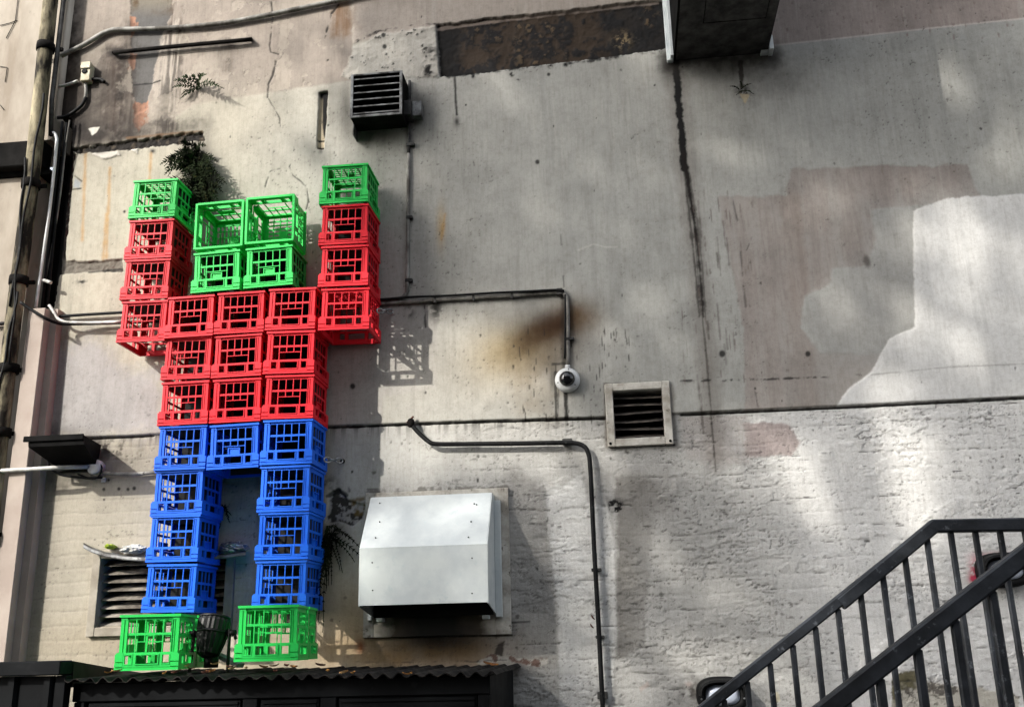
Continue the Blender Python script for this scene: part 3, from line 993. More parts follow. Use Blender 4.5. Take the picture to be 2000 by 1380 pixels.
cable('overhead_cable', 'thick grey cable sweeping up to the right across the top left of the wall', 'cable',
      [([(118, 110), (165, 87), (200, 66), (225, 58), (330, 55), (440, 45), (560, 22), (700, -8), (900, -60), (1100, -120), (1310, -190)], .04, .018, 'sheath', M['conduit'])], None)
cable('iron_bar', 'rusty black iron bar sticking out below the thick grey cable', 'bar',
      [([(222, 103), (350, 90), (492, 77)], .05, .0155, 'bar', M['band']), ([(222, 103), (222, 103.5)], (.05, -.02), .013, 'fixing', M['band']),
       ([(490, 77), (490, 77.5)], (.05, -.02), .013, 'fixing', M['band'])], None)
cable('riser_conduit', 'thin white conduit bending down the dark slot beside the downpipe', 'conduit',
      [([(96, 259), (106, 260), (111, 272), (106, 330), (95, 425), (84, 500), (70, 600)], .10, .011, 'tube', M['housing']),
       ([(136, 235), (128, 290), (118, 380), (104, 470), (86, 560), (82, 600)], .05, .006, 'cable', M['conduit'])], None,
      )
cable('black_riser_cables', 'bundle of black cables hanging in the slot right of the white conduit', 'cable',
      [([(122, 238), (112, 330), (98, 450), (82, 600)], .055, .010, 'cable', M['black']), ([(130, 240), (121, 330), (107, 450), (92, 600)], .05, .010, 'cable', M['black'])], None)
cable('pale_cable_tag', 'short white tag tied across the cables above the boxed column', 'tag',
      [([(77, 547), (88, 548), (100, 552)], .085, .012, 'strip', M['whitepvc'])], None)
# junction box top left
t = Thing('junction_box', 'small cream junction box with a dark hole beside the downpipe', 'junction box', at(168, 158))
a, b = at(156, 158, .07), at(178, 122, .07)
mb = MB()
mb.bbox(a.x, b.x, -.07, 0, a.z, b.z, .005)
t.add('box', mb, M['boxcream'])
mb = MB()
mb.bbox(a.x - .002, b.x + .002, -.082, -.0705, (a.z + b.z) / 2 + .022, b.z + .004, .004)
t.add('lid', mb, M['boxcream'])
c = at(165, 139, .0725)
mb = MB()
mb.lathe([(.021, 0), (.021, .004), (.014, .006)], (c.x, -.071, c.z), 'y', 16)
t.add('knockout', mb, M['void'])
for pts, r, m in (([(108, 170), (130, 166), (152, 158)], .011, M['whitepvc']), ([(167, 160), (168, 180), (166, 194)], .012, M['conduit']),
                  ([(168, 190), (160, 205), (145, 218), (128, 228), (112, 230)], .013, M['black']), ([(180, 155), (196, 155), (204, 160)], .012, M['black'])):
    mb = MB()
    mb.tube(smooth_path([at(u, v, .035) for u, v in pts]), r, 10)
    t.add('cable', mb, m)
# conduit from the fan box
cable('vertical_conduit', 'thin pale vertical conduit running down from the louvred fan box', 'conduit',
      [([(800, 158), (799, 230), (798, 300)], .03, .0105, 'upper_tube', M['greysteel']), ([(798, 300), (797, 420), (796, 548), (794, 572), (784, 581), (760, 585), (735, 588)], .03, .0125, 'tube', M['conduit'])],
      None, clips=[(802, 283, .03, .012), (800, 425, .022, .012), (799, 548, .024, .012)])
cable('camera_conduit', 'grey conduit running right from the crates then down to the dome camera', 'conduit',
      [([(732, 594), (800, 589), (900, 583), (1000, 577), (1085, 571), (1100, 572), (1107, 582), (1109, 610), (1109, 660), (1109, 722)], .03, .0135, 'tube', M['conduit']),
       ([(732, 586), (800, 580), (880, 577), (960, 572), (1030, 569), (1085, 566), (1102, 568)], .05, .008, 'cable', M['black']),
       ([(1104, 575), (1104, 640), (1103, 700)], .04, .006, 'cable', M['black'])],
      None, clips=[(850, 586, .008, .022), (925, 582, .008, .022), (1000, 577, .008, .022), (1093, 570, .02, .022), (1112, 662, .03, .01)])
cable('black_pipe', 'thin black pipe running right from a valve then down past the galvanised hood', 'pipe',
      [([(803, 828), (815, 842), (832, 858), (846, 866), (870, 867), (980, 866), (1110, 864), (1130, 866), (1144, 874), (1151, 892), (1154, 930), (1160, 1060), (1168, 1200), (1177, 1372), (1182, 1460), (1190, 1560)], .04, .0145, 'tube', M['black'])],
      None, clips=[(1165, 1112, .03, .009), (1172, 1243, .026, .009), (1108, 862, .03, .018), (1177, 1357, .03, .02)])
c = at(804, 828, .04)
t = Thing('pipe_valve', 'small rusty valve capping the start of the thin black pipe', 'valve', c)
mb = MB()
mb.lathe([(.012, -.03), (.022, -.02), (.024, .0), (.02, .018), (.012, .026)], (c.x - .005, c.y, c.z + .01), 'z', 14)
t.add('body', mb, M['band'])
mb = MB()
mb.tube([(c.x - .03, c.y, c.z + .012), (c.x + .012, c.y, c.z + .05)], .006, 8)
t.add('lever', mb, M['leafred'])
# left cables from casing to the crates
cable('twin_black_cables', 'pair of sagging black cables running from the boxed column to the left arm crates', 'cable',
      [([(40, 590), (60, 604), (90, 622), (118, 632), (170, 632), (235, 630), (330, 626)], (.22, .2, .18, .1, .06, .05, .05), .011, 'cable', M['black']),
       ([(112, 618), (170, 614), (238, 610), (330, 604)], (.05, .05, .05, .05), .010, 'cable', M['black'])], None)
cable('bent_white_cable', 'short bent white cable at the top corner of the boxed column', 'cable',
      [([(96, 596), (103, 606), (113, 622), (130, 629), (180, 630), (238, 628)], .085, .010, 'sheath', M['whitepvc'])], None)
cable('left_edge_cable', 'short black cable crossing the strip of wall at the far left', 'cable',
      [([(-60, 636), (0, 632), (24, 630)], .03, .013, 'cable', M['black'])], None)

# ------------------------------------------------------------------ floodlight and round junction, left
t = Thing('floodlight', 'black wedge-shaped floodlight housing fixed beside the boxed column', 'floodlight', at(130, 880))
f0, f1 = at(55, 854, .34), at(163, 843, .34)
b0, b1 = at(75, 860, .02), at(196, 860, .02)
zt = f0.z
mb = MB()
mb.hexa([(f0.x + .005, -.335, zt - .06), (f1.x + .01, -.335, zt - .06), (b1.x - .0, -.03, zt - .14), (f0.x + .03, -.03, zt - .14),
         (f0.x, -.34, zt), (f1.x, -.34, zt), (b1.x + .01, -.02, zt - .0), (f0.x, -.02, zt - .0)])
t.add('housing', mb, M['soot'])
mb = MB()
mb.bbox(f0.x - .025, f1.x + .008, -.352, -.341, zt - .03, zt + .006, .003)
t.add('visor', mb, M['soot'])
mb = MB()
mb.box(f0.x + .0, b1.x - .02, -.028, 0, zt - .165, zt - .02)
t.add('bracket', mb, M['soot'])
c = at(184, 911, .05)
t = Thing('round_junction_box', 'round white junction box on the conduit below the black floodlight', 'junction box', (c.x, 0, c.z))
mb = MB()
mb.lathe([(.05, .0), (.05, .05), (.044, .058), (.02, .06)], (c.x, 0, c.z), 'y', 28)
t.add('box', mb, M['housing'])
mb = MB()
mb.tube(smooth_path([at(u, v, .05) for u, v in [(196, 906), (199, 914), (195, 926), (186, 934), (170, 932), (152, 925)]]), .006, 8)
t.add('cable', mb, M['black'])
cable('pale_conduit', 'pale conduit crossing the boxed column towards the round junction box', 'conduit',
      [([(-40, 921), (40, 917), (110, 913), (172, 911)], (.17, .16, .15, .06), .014, 'tube', M['whitepvc'])], None)
cable('grey_conduit', 'grey conduit running from the round junction box behind the left leg crates', 'conduit',
      [([(196, 922), (230, 925), (270, 925), (302, 922), (400, 918)], .03, .0125, 'tube', M['conduit']),
       ([(92, 895), (100, 915), (125, 928), (170, 933), (200, 932)], (.12, .1, .06, .05, .04), .008, 'cable', M['black'])], None)
c = at(203, 937)
tag((lambda m: (m.bbox(c.x - .014, c.x + .014, -.012, 0, c.z - .016, c.z + .016, .003), m.build('wall_plate', M['whitepvc'], origin=(c.x, 0, c.z)))[1])(MB()),
    'tiny white fixing plate on the wall below the round junction box', 'plate')

# ------------------------------------------------------------------ louvred fan box
t = Thing('louvred_fan_box', 'grimy square louvred fan box jutting from the wall above the right arm', 'fan box', at(740, 257))
X0, X1, Z0, Z1, D = 1.452, 1.806, 5.606, 5.935, .2
mb = MB()
w = .012
mb.box(X0, X0 + w, -D, 0, Z0, Z1)
mb.box(X1 - w, X1, -D, 0, Z0, Z1)
mb.box(X0 + w, X1 - w, -D, 0, Z0, Z0 + w)
mb.box(X0 + w, X1 - w, -D, 0, Z1 - w, Z1)
mb.box(X0 + w, X1 - w, -.03, -.01, Z0 + w, Z1 - w)
t.add('casing', mb, M['blacksteel'])
mb = MB()
fw = .016
mb.bbox(X0 - .004, X0 + fw, -D - .008, -D - .001, Z0 - .004, Z1 + .004, .003)
mb.bbox(X1 - fw, X1 + .004, -D - .008, -D - .001, Z0 - .004, Z1 + .004, .003)
mb.bbox(X0 + fw, X1 - fw, -D - .0085, -D - .0012, Z0 - .004, Z0 + fw, .003)
mb.bbox(X0 + fw, X1 - fw, -D - .0085, -D - .0012, Z1 - .010, Z1 + .004, .003)
t.add('front_frame', mb, M['galvdark'])
for k in range(6):
    z = Z0 + .030 + k * .0525
    mb = MB()
    mb.hexa([(X0 + .013, -D + .004, z), (X1 - .013, -D + .004, z), (X1 - .013, -.05, z + .06), (X0 + .013, -.05, z + .06),
             (X0 + .013, -D + .002, z + .005), (X1 - .013, -D + .002, z + .005), (X1 - .013, -.05, z + .064), (X0 + .013, -.05, z + .064)])
    sl_ = t.add('louvre_slat', mb, M['blacksteel'])
    mb = MB()
    mb.box(X0 + .014, X1 - .014, -D - .001, -D + .0035, z - .002, z + .007)
    t.add('slat_lip', mb, M['galvdark'], parent=sl_)  # paler metal stands for the light caught by each lip
mb = MB()
mb.box(X0 - .006, X0 - .0005, -.12, -.0, Z0 - .08, Z1)
t.add('side_flange', mb, M['galvdark'])
t = Thing('switch_box', 'small dark switch box on the right side of the louvred fan box', 'switch box', at(808, 230))
a, b = at(789, 226, .12), at(803, 196, .12)
mb = MB()
mb.bbox(a.x, b.x, -.13, 0, a.z, b.z, .004)
t.add('box', mb, M['greysteel'])
a, b = at(805, 226, .07), at(824, 197, .07)
mb = MB()
mb.bbox(a.x, b.x, -.08, 0, a.z - .01, b.z, .006)
t.add('terminal_cover', mb, M['galvdark'])

# ------------------------------------------------------------------ big duct at the top
t = Thing('exhaust_duct', 'big dark sheet metal duct jutting out at the top with a white flange', 'duct', (3.97, -.4, 5.95))
X0, X1, Z0, D = 3.655, 4.285, 5.95, 1.15
mb = MB()
mb.box(X0, X1, -D, 0, Z0 + .006, 8.2)
t.add('casing', mb, M['blacksteel'])
mb = MB()
i0, i1 = X0 + .17, X1 - .06
mb.box(X0 + .015, i0, -D, -.03, Z0, Z0 + .0055)
mb.box(i1, X1 - .005, -D, -.03, Z0, Z0 + .0055)
mb.box(i0, i1, -.42, -.03, Z0 + .0002, Z0 + .0056)
mb.box(i0 + .006, i1 - .006, -D, -.428, Z0 + .002, Z0 + .0058)
t.add('base_panel', mb, M['greysteel'])
mb = MB()
mb.bbox(X0 - .045, X0 - .003, -.05, .0, Z0 - .01, 8.2, .004)
mb.bbox(X0 - .024, X0 - .002, -.10, -.051, Z0 - .004, 8.2, .003)
t.add('side_flange', mb, M['galv'])
mb = MB()
mb.bbox(X1 + .001, X1 + .03, -.10, .0, Z0 - .02, Z0 + .09, .004)
mb.bbox(X1 - .05, X1 + .0, -.07, -.0, Z0 - .014, Z0 - .001, .003)
t.add('corner_bracket', mb, M['galv'])

# ------------------------------------------------------------------ louvre vents in the wall
def louvre(name, label, corners, frame_w, nsl, slat_mat, frame_mat, tilt, wav=0.0, ftop=True):
    TL, TR, BR, BL = [at(*q) for q in corners]
    x0, x1 = (TL.x + BL.x) / 2, (TR.x + BR.x) / 2
    z0, z1 = (BL.z + BR.z) / 2, (TL.z + TR.z) / 2
    t = Thing(name, label, 'vent', ((x0 + x1) / 2, 0, z0))
    mb = MB()
    f = frame_w
    y0, y1 = -.03, .12
    mb.bbox(x0 - f, x0, y0, y1, z0 - f, z1 + f, .004)
    mb.bbox(x1, x1 + f, y0, y1, z0 - f, z1 + f, .004)
    mb.bbox(x0 + .0005, x1 - .0005, y0 + .001, y1, z0 - f, z0, .004)
    mb.bbox(x0 + .0005, x1 - .0005, y0 + .001, y1, z1, z1 + f, .004)
    t.add('frame', mb, frame_mat)
    mb = MB()
    mb.box(x0 - f, x1 + f, .3, .32, z0 - f, z1 + f)
    mb.box(x0 - f, x0 - .001, .121, .3, z0 - f, z1 + f)
    mb.box(x1 + .001, x1 + f, .121, .3, z0 - f, z1 + f)
    mb.box(x0, x1, .121, .3, z1 + .001, z1 + f)
    mb.box(x0, x1, .121, .3, z0 - f, z0 - .001)
    t.add('dark_backing', mb, M['void'])
    pitch = (z1 - z0) / nsl
    for k in range(nsl):
        z = z0 + pitch * (k + .12)
        mb = MB()
        n = 16
        vs = []
        th = random.uniform(-.4, .4) * wav
        for i in range(n + 1):
            s = i / n
            x = x0 + .001 + (x1 - x0 - .002) * s
            dz = wav * (math.sin(s * 3.1 + k * 1.7) * .4) + th * (s - .5)
            for yy, zz in ((.015, 0), (.015, .006), (.10, tilt + .006), (.10, tilt)):
                vs.append((x, yy, z + zz + dz * (1 - yy * 3)))
        fs = []
        for i in range(n):
            for q in range(4):
                q2 = (q + 1) % 4
                fs.append((i * 4 + q, i * 4 + q2, i * 4 + 4 + q2, i * 4 + 4 + q))
        mb.add(vs, fs)
        t.add('louvre_slat', mb, slat_mat)
    return t, x0, x1, z0, z1


t, x0, x1, z0, z1 = louvre('framed_vent', 'square louvred vent in a pale stone frame right of the dome camera',
                           [(1195, 765), (1291, 761), (1300, 853), (1203, 859)], .048, 6, M['slatdark'], M['frame'], .034, .010)
for sx, sz in ((x0 - .03, z0 - .028), (x1 + .03, z0 - .028)):
    mb = MB()
    mb.lathe([(.009, .03), (.008, .034), (.003, .036)], (sx, 0, sz), 'y', 10)
    t.add('screw', mb, M['band'])
louvre('wide_louvre_vent', 'wide weathered louvre vent half hidden behind the left leg crates',
       [(199, 1088), (442, 1086), (440, 1221), (192, 1222)], .055, 8, M['slat'], mat_worn('vent_render', srgb(170, 163, 149), srgb(140, 131, 117), 5, .85, bmp=.4), .042, .004)
# bent flashing over the louvre and foil stuffed above it
mb = MB()
pts = [(163, 1063), (180, 1072), (205, 1080), (240, 1086), (285, 1089), (360, 1090), (430, 1084), (480, 1078)]
vs = []
for i, (u, v) in enumerate(pts):
    a = at(u, v - 4, .015)
    b = at(u, v, .10)
    c = at(u, v + 5, .105)
    for q in (a, b, c):
        vs.append(q)
    for q in (c, b, a):
        vs.append(q + Vector((0, .003, -.006)))
n = len(pts)
fs = []
for i in range(n - 1):
    for q in range(6):
        q2 = (q + 1) % 6
        fs.append((i * 6 + q, i * 6 + q2, i * 6 + 6 + q2, i * 6 + 6 + q))
fs += [tuple(range(6)), tuple(range(n * 6 - 6, n * 6))]
mb.add(vs, fs)
tag(mb.build('metal_flashing', M['galvdark'], origin=at(300, 1085)), 'bent strip of metal flashing above the wide louvre vent', 'flashing')


def crumple(name, label, cat, u, v, rx, rz, d, mat, seed):
    import bmesh
    r = random.Random(seed)
    b = bmesh.new()
    bmesh.ops.create_icosphere(b, subdivisions=4, radius=1)
    c = at(u, v, d)
    from mathutils import noise as mn
    for vv in b.verts:
        k = 1 + .28 * mn.noise(vv.co * 2.3 + Vector((seed, 0, 0))) + .2 * mn.noise(vv.co * 6 + Vector((0, seed, 0)))
        vv.co = Vector((vv.co.x * rx * k, vv.co.y * .05 * k, vv.co.z * rz * k))
    me = bpy.data.meshes.new(name)
    b.to_mesh(me)
    b.free()
    me.materials.append(mat)
    o = bpy.data.objects.new(name, me)
    o.location = c
    C.objects.link(o)
    return tag(o, label, cat)


crumple('crumpled_foil', 'ball of crumpled silver foil on the flashing right of the left leg', 'foil', 456, 1070, .088, .040, .06, M['foil'], 4)
crumple('crumpled_plastic', 'crumpled white plastic stuffed on the flashing left of the left leg', 'plastic', 262, 1072, .085, .028, .055, mat_worn('white_plastic_scrap', srgb(222, 222, 216), srgb(150, 150, 146), 16, .4, bmp=.7), 9)
ylw = mat_worn('yellow_scrap', srgb(190, 210, 60), srgb(150, 170, 50), 12, .5)
crumple('yellow_wrapper', 'small yellow-green wrapper scrap at the left end of the flashing', 'wrapper', 216, 1067, .030, .016, .05, ylw, 15)

# ------------------------------------------------------------------ galvanised hood
t = Thing('galvanised_hood', 'large pale galvanised vent hood with a sloping top on a flat frame', 'vent hood', (2.0, 0, 2.3))
XL_, XR_ = 1.622, 2.358
ZB, ZM, ZT = 2.388, 2.705, 3.03
D = .36
TD = .12
th = .006
mb = MB()
# shell: front, sloped top, two sides, open below
mb.hexa([(XL_, -D, ZB), (XR_, -D, ZB), (XR_, -D + th, ZB), (XL_, -D + th, ZB), (XL_, -D, ZM), (XR_, -D, ZM), (XR_, -D + th, ZM - .001), (XL_, -D + th, ZM - .001)])
t.add('front_panel', mb, M['galv'])
mb = MB()
mb.hexa([(XL_, -D + .0003, ZM + .0003), (XR_, -D + .0003, ZM + .0003), (XR_, -TD, ZT), (XL_, -TD, ZT), (XL_, -D + .0003, ZM + .006), (XR_, -D + .0003, ZM + .006), (XR_, -TD, ZT + .008), (XL_, -TD, ZT + .008)])
mb.box(XL_, XR_, -TD + .0005, 0, ZT - .001, ZT + .007)
t.add('sloped_top', mb, M['galv'])
for s, x in ((-1, XL_), (1, XR_)):
    mb = MB()
    xa, xb = (x - .006, x - .0005) if s < 0 else (x + .0005, x + .006)
    prof = [(-D, ZB - .004), (-D, ZM + .003), (-TD, ZT + .006), (0, ZT + .006), (0, ZB - .06), ]
    vs = [(xa, y, z) for y, z in prof] + [(xb, y, z) for y, z in prof]
    fs = [tuple(range(4, -1, -1)), tuple(range(5, 10))] + [(i, (i + 1) % 5, 5 + (i + 1) % 5, 5 + i) for i in range(5)]
    mb.add(vs, fs)
    t.add('side_panel', mb, M['galv'])
    mb = MB()
    xa, xb = (x - .03, x - .0065) if s < 0 else (x + .0065, x + .045)
    mb.bbox(xa, xb, -.055, -.022, ZB - .075, ZT - .03, .003)
    t.add('side_strip', mb, M['galv'])
mb = MB()
mb.box(XL_ + .01, XR_ - .01, -.06, -.03, ZB - .06, ZT - .1)
mb.box(XL_ + .008, XR_ - .008, -.34, -.062, ZB + .12, ZB + .125)
t.add('dark_throat', mb, M['void'])
for x in (XL_ + .05, XR_ - .05):
    mb = MB()
    mb.bbox(x - .02, x + .02, -.09, -.02, ZB - .085, ZB - .062, .003)
    t.add('fixing_lug', mb, M['galv'])
mb = MB()
a, b = 1.556, 2.451
mb.bbox(a, XL_ - .001, -.022, 0, 2.215, 3.08, .003)
mb.bbox(XR_ + .001, b, -.022, 0, 2.215, 3.08, .003)
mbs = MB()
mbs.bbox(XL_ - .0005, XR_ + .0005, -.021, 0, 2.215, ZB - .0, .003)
msf, nt, p = newmat('sooty_shaded_frame')
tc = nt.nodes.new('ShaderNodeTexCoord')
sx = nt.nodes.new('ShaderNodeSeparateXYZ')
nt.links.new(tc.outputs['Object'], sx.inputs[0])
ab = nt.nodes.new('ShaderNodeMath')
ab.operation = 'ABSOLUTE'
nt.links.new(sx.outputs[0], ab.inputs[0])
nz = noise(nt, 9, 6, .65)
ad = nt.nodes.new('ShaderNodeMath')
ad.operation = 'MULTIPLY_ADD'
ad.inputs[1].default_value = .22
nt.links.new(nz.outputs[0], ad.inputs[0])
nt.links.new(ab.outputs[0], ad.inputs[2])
nt.links.new(ramp(nt, ad.outputs[0], [(.22, srgb(20, 17, 14)), (.36, srgb(60, 52, 42)), (.46, srgb(160, 155, 145))]).outputs[0], p.inputs['Base Color'])  # soot plus the hood's shade, painted darkest at the middle
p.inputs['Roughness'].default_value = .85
t.add('stained_shaded_sill', mbs, msf, label='strip of frame under the open hood bottom, soot and hood shade painted in')
mb.bbox(XL_ - .0005, XR_ + .0005, -.021, 0, ZT - .02, 3.08, .003)
t.add('wall_frame', mb, M['frame'])
for (u, v, d) in ((925, 982, .2), (930, 984, .2), (920, 1018, .26), (916, 1049, .31), (738, 980, .2), (741, 1018, .25), (735, 1050, .3), (922, 1089, .36), (727, 1098, .36), (922, 1158, .36), (728, 1152, .36)):
    c = at(u, v, d)
    mb = MB()
    y = -D if v > 1070 else -D + (c.z - ZM) / (ZT - ZM) * (D - TD) - .008
    mb.lathe([(.0042, -.002), (.004, .003), (.002, .004)], (c.x, y, c.z), 'y', 10)
    t.add('rivet', mb, M['band'])

# ------------------------------------------------------------------ dome camera
c = at(1108, 741, .05)
t = Thing('dome_camera', 'round white security camera with a smoked dome at the end of the conduit', 'camera', (c.x, 0, c.z))
mb = MB()
mb.lathe([(.076, 0.0), (.078, .03), (.078, .045), (.072, .062), (.062, .070), (.0495, .072)], (c.x, 0, c.z), 'y', 40)
t.add('housing', mb, M['housing'])
mb = MB()
mb.lathe([(.049, .0722)] + [(.049 * math.cos(a), .0722 + .042 * math.sin(a)) for a in np.linspace(.05, 1.5, 12)], (c.x, 0, c.z), 'y', 36)
t.add('dome', mb, M['dome'])
mb = MB()
mb.tube([(c.x + .004, -.03, c.z + .074), (c.x + .004, -.03, c.z + .098)], .017, 14)
t.add('gland', mb, M['housing'])
for a in (200, 320, 80):
    mb = MB()
    mb.lathe([(.004, .064), (.004, .0705), (.002, .0715)], (c.x + .062 * math.cos(R(a)), 0, c.z + .062 * math.sin(R(a))), 'y', 8)
    t.add('screw', mb, M['band'])

# ------------------------------------------------------------------ milk crates
S2, BW, CH = .163, .147, .275


def cells(mb, us, zs_, fn, place):
    """panel made of grid cells; fn(i,j)->(w0,w1) or None; place(u,z,w)->point. Manifold: side walls only where neighbours differ"""
    nu, nz = len(us) - 1, len(zs_) - 1
    G = [[fn((us[i] + us[i + 1]) / 2, (zs_[j] + zs_[j + 1]) / 2) for j in range(nz)] for i in range(nu)]

    def get(i, j):
        return G[i][j] if 0 <= i < nu and 0 <= j < nz else None

    def quad(a, b, c_, d):
        mb.add([a, b, c_, d], [(0, 1, 2, 3)])

    def diff(A, B):
        if B is None or B[1] <= A[0] or B[0] >= A[1]:
            return [A]
        r = []
        if A[0] < B[0] - 1e-6:
            r.append((A[0], B[0]))
        if A[1] > B[1] + 1e-6:
            r.append((B[1], A[1]))
        return r
    for i in range(nu):
        for j in range(nz):
            A = G[i][j]
            if A is None:
                continue
            u0, u1, z0, z1 = us[i], us[i + 1], zs_[j], zs_[j + 1]
            w0, w1 = A
            quad(place(u0, z0, w1), place(u1, z0, w1), place(u1, z1, w1), place(u0, z1, w1))
            quad(place(u0, z1, w0), place(u1, z1, w0), place(u1, z0, w0), place(u0, z0, w0))
            for p0, p1 in diff(A, get(i + 1, j)):
                quad(place(u1, z0, p0), place(u1, z1, p0), place(u1, z1, p1), place(u1, z0, p1))
            for p0, p1 in diff(A, get(i - 1, j)):
                quad(place(u0, z0, p1), place(u0, z1, p1), place(u0, z1, p0), place(u0, z0, p0))
            for p0, p1 in diff(A, get(i, j + 1)):
                quad(place(u0, z1, p0), place(u0, z1, p1), place(u1, z1, p1), place(u1, z1, p0))
            for p0, p1 in diff(A, get(i, j - 1)):
                quad(place(u0, z0, p1), place(u0, z0, p0), place(u1, z0, p0), place(u1, z0, p1))


B1, B2 = .069, .023
hb = .0025
FLR = .0145


def inb(u, c_, h):
    return abs(u - c_) < h


def front_fn(u, z):
    a = abs(u)
    w = BW
    if z < .088:                                   # flared open-end band with grips
        fl = BW + FLR
        if a > .1535 and z > .080:
            return None
        if z < .007:
            return (BW + .002, fl + .002)
        if a < .055 and .032 < z < .074:
            return None
        if .077 < a < .112 and .032 < z < .075:
            return None
        if a < .0595 and .027 < z < .079:
            return (BW, fl + .004)
        if .073 < a < .116 and .027 < z < .080:
            return (BW + .002, fl + .002)
        if a > .120:
            if .013 < z < .019 or .038 < z < .044:
                return (BW + .002, fl - .005)
            return (BW + .002, fl + .001)
        if .012 < z < .016:
            return (BW + .002, fl - .003)
        return (BW + .002, fl)
    if z > .262:                                   # rim
        return (BW - .012, BW + .008) if a < .1475 else ((BW - .010, BW + .008) if a < .155 else None)
    if a > .1475:
        return None
    if z > .249:
        return (BW - .010, BW - .004) if a < .115 else (BW - .012, BW + .001)
    if a > .115:                                   # corner post with a groove
        if .126 < a < .131:
            return (BW - .014, BW - .005)
        return (BW - .014, BW if a > .13 else BW - .001)
    if a > .1115:
        return (BW - .014, BW + .003)
    # window
    if inb(z, .178, .006):
        return (BW - .008, BW - .0005)
    if inb(a, B1, hb):
        return (BW - .006, BW + .001)
    if inb(a, B2, hb) and z > .140 - hb:
        return (BW - .006, BW + .001)
    if inb(z, .140, .0022) and a < B1:
        return (BW - .006, BW)
    return None


FU = sorted(set([round(s * x, 5) for x in (.161, .155, .1535, .1475, .131, .126, .120, .116, .115, .112, .1115, .0770, .073, B1 + hb, B1 - hb, .0595, .055, B2 + hb, B2 - hb) for s in (1, -1)]))
FZ = sorted(set([0, .007, .012, .013, .016, .019, .027, .032, .038, .044, .074, .075, .079, .080, .088, .140 - hb, .140 - .0022, .140 + .0022, .172, .184, .249, .262, CH]))


SB = (.052, .0)


def side_fn(u, z):
    a = abs(u)
    if z < .083:
        fl = BW + FLR
        if a > .1490:
            return None
        if z < .006:
            return (BW + .002, fl + .002)
        if a < .0525 and .030 < z < .070:
            return None
        if .070 < a < .108 and .030 < z < .070:
            return None
        if a < .0565 and .025 < z < .075:
            return (BW, fl + .004)
        return (BW + .002, fl)
    if z > .262:
        return (BW - .012, BW + .008) if a < .1325 else ((BW + .0002, BW + .008) if a < .137 else None)
    if a > .1325:
        return None
    if z > .240:
        return (BW - .010, BW - .002)
    if a > .108:
        return (BW - .006, BW - .0005)
    if inb(z, .168, .007):
        return (BW - .006, BW)
    if a < .045 and z < .125:
        return (BW - .016, BW - .008)
    if a < .050 and z < .130:
        return (BW - .016, BW + .002)
    if z < .094:
        return (BW - .006, BW - .001)
    for s in SB:
        if inb(a, s, .004):
            return (BW - .006, BW)
    return None


SU = sorted(set([round(s * x, 5) for x in (.149, .137, .1325, .108, .070, .0565, .056, .0525, .050, .048, .045, .004) for s in (1, -1)]))
SZ = sorted(set([0, .006, .025, .030, .070, .075, .083, .094, .125, .130, .161, .175, .240, .262, CH]))


def base_fn(u, v):
    a, b = abs(u), abs(v)
    if a > .125 or b > .130:
        return (CH - .009, CH - .002)
    for s in (B1, B2):
        if inb(a, s, .0032):
            return (CH - .010, CH - .0025)
    if a > .104:
        return (CH - .009, CH - .002)
    k = (v + .130) / .0289
    if abs(k - round(k)) * .0289 < .0055:
        return (CH - .008, CH - .003)
    if a < .03 and b < .03:
        return (CH - .008, CH - .003)
    return None


GU = sorted(set([round(s * x, 5) for x in (.1345, .125, .104, B1 + .0032, B1 - .0032, .03, B2 + .0032, B2 - .0032) for s in (1, -1)]))
GV = sorted(set([-.1345, .1345] + [round(-.130 + k * .0289 + s * .0055, 5) for k in range(10) for s in (1, -1)] + [.03, -.03, .13, -.13]))
GV = [g for g in GV if -.1346 <= g <= .1346]


def rotz(k):
    c_, s_ = [(1, 0), (0, 1), (-1, 0), (0, -1)][k]
    return lambda u, z, w: (c_ * u + s_ * w, s_ * u - c_ * w, z)      # k=0 faces -y


def crate_proto(col, plate, lined):
    e = bpy.data.objects.new('milk_crate', None)
    e.empty_display_size = .1
    parts = []
    for k in range(4):
        mb = MB()
        if k % 2 == 0:
            cells(mb, FU, FZ, front_fn, rotz(k))
        else:
            cells(mb, SU, SZ, side_fn, rotz(k))
        parts.append(('grip_panel' if k % 2 == 0 else 'slatted_panel', mb))
    mb = MB()
    cells(mb, GU, GV, base_fn, lambda u, v, w: (u, v, w))
    parts.append(('base_grid', mb))
    if plate:
        mb = MB()
        f = rotz(0)
        x, z0, z1 = .034, .0885, .124
        y0, y1 = -(BW - .003), -(BW - .009)
        mb.box(-x, x, y0, y1, z0, z1)
        for s in (-1, 1):
            mb.box(s * x - .003, s * x + .003, -(BW + .003), -(BW - .01), z0 + .0005, z1 + .006)
        mb.box(-x + .0032, x - .0032, -(BW + .0025), -(BW - .0095), z1 + .0005, z1 + .0055)
        parts.append(('grip_plate', mb))
    if lined:                                      # added black boards, invented to darken the insides of the crates
        mb = MB()
        if lined == 1:
            mb.box(-.122, .122, .122, .128, .012, .250)
        mb.box(.122, .128, -.120, .1215, .012, .250)
        if lined < 3:
            mb.box(-.122, .128, -.120, .128, .2505, .2545)
        parts.append(('added_shade_board', mb))
    obs = []
    for nme, mb in parts:
        o = mb.build(nme, M['board'] if nme == 'added_shade_board' else M[col])
        o.parent = e
        obs.append(o)
    return e, obs


PROTO = {}


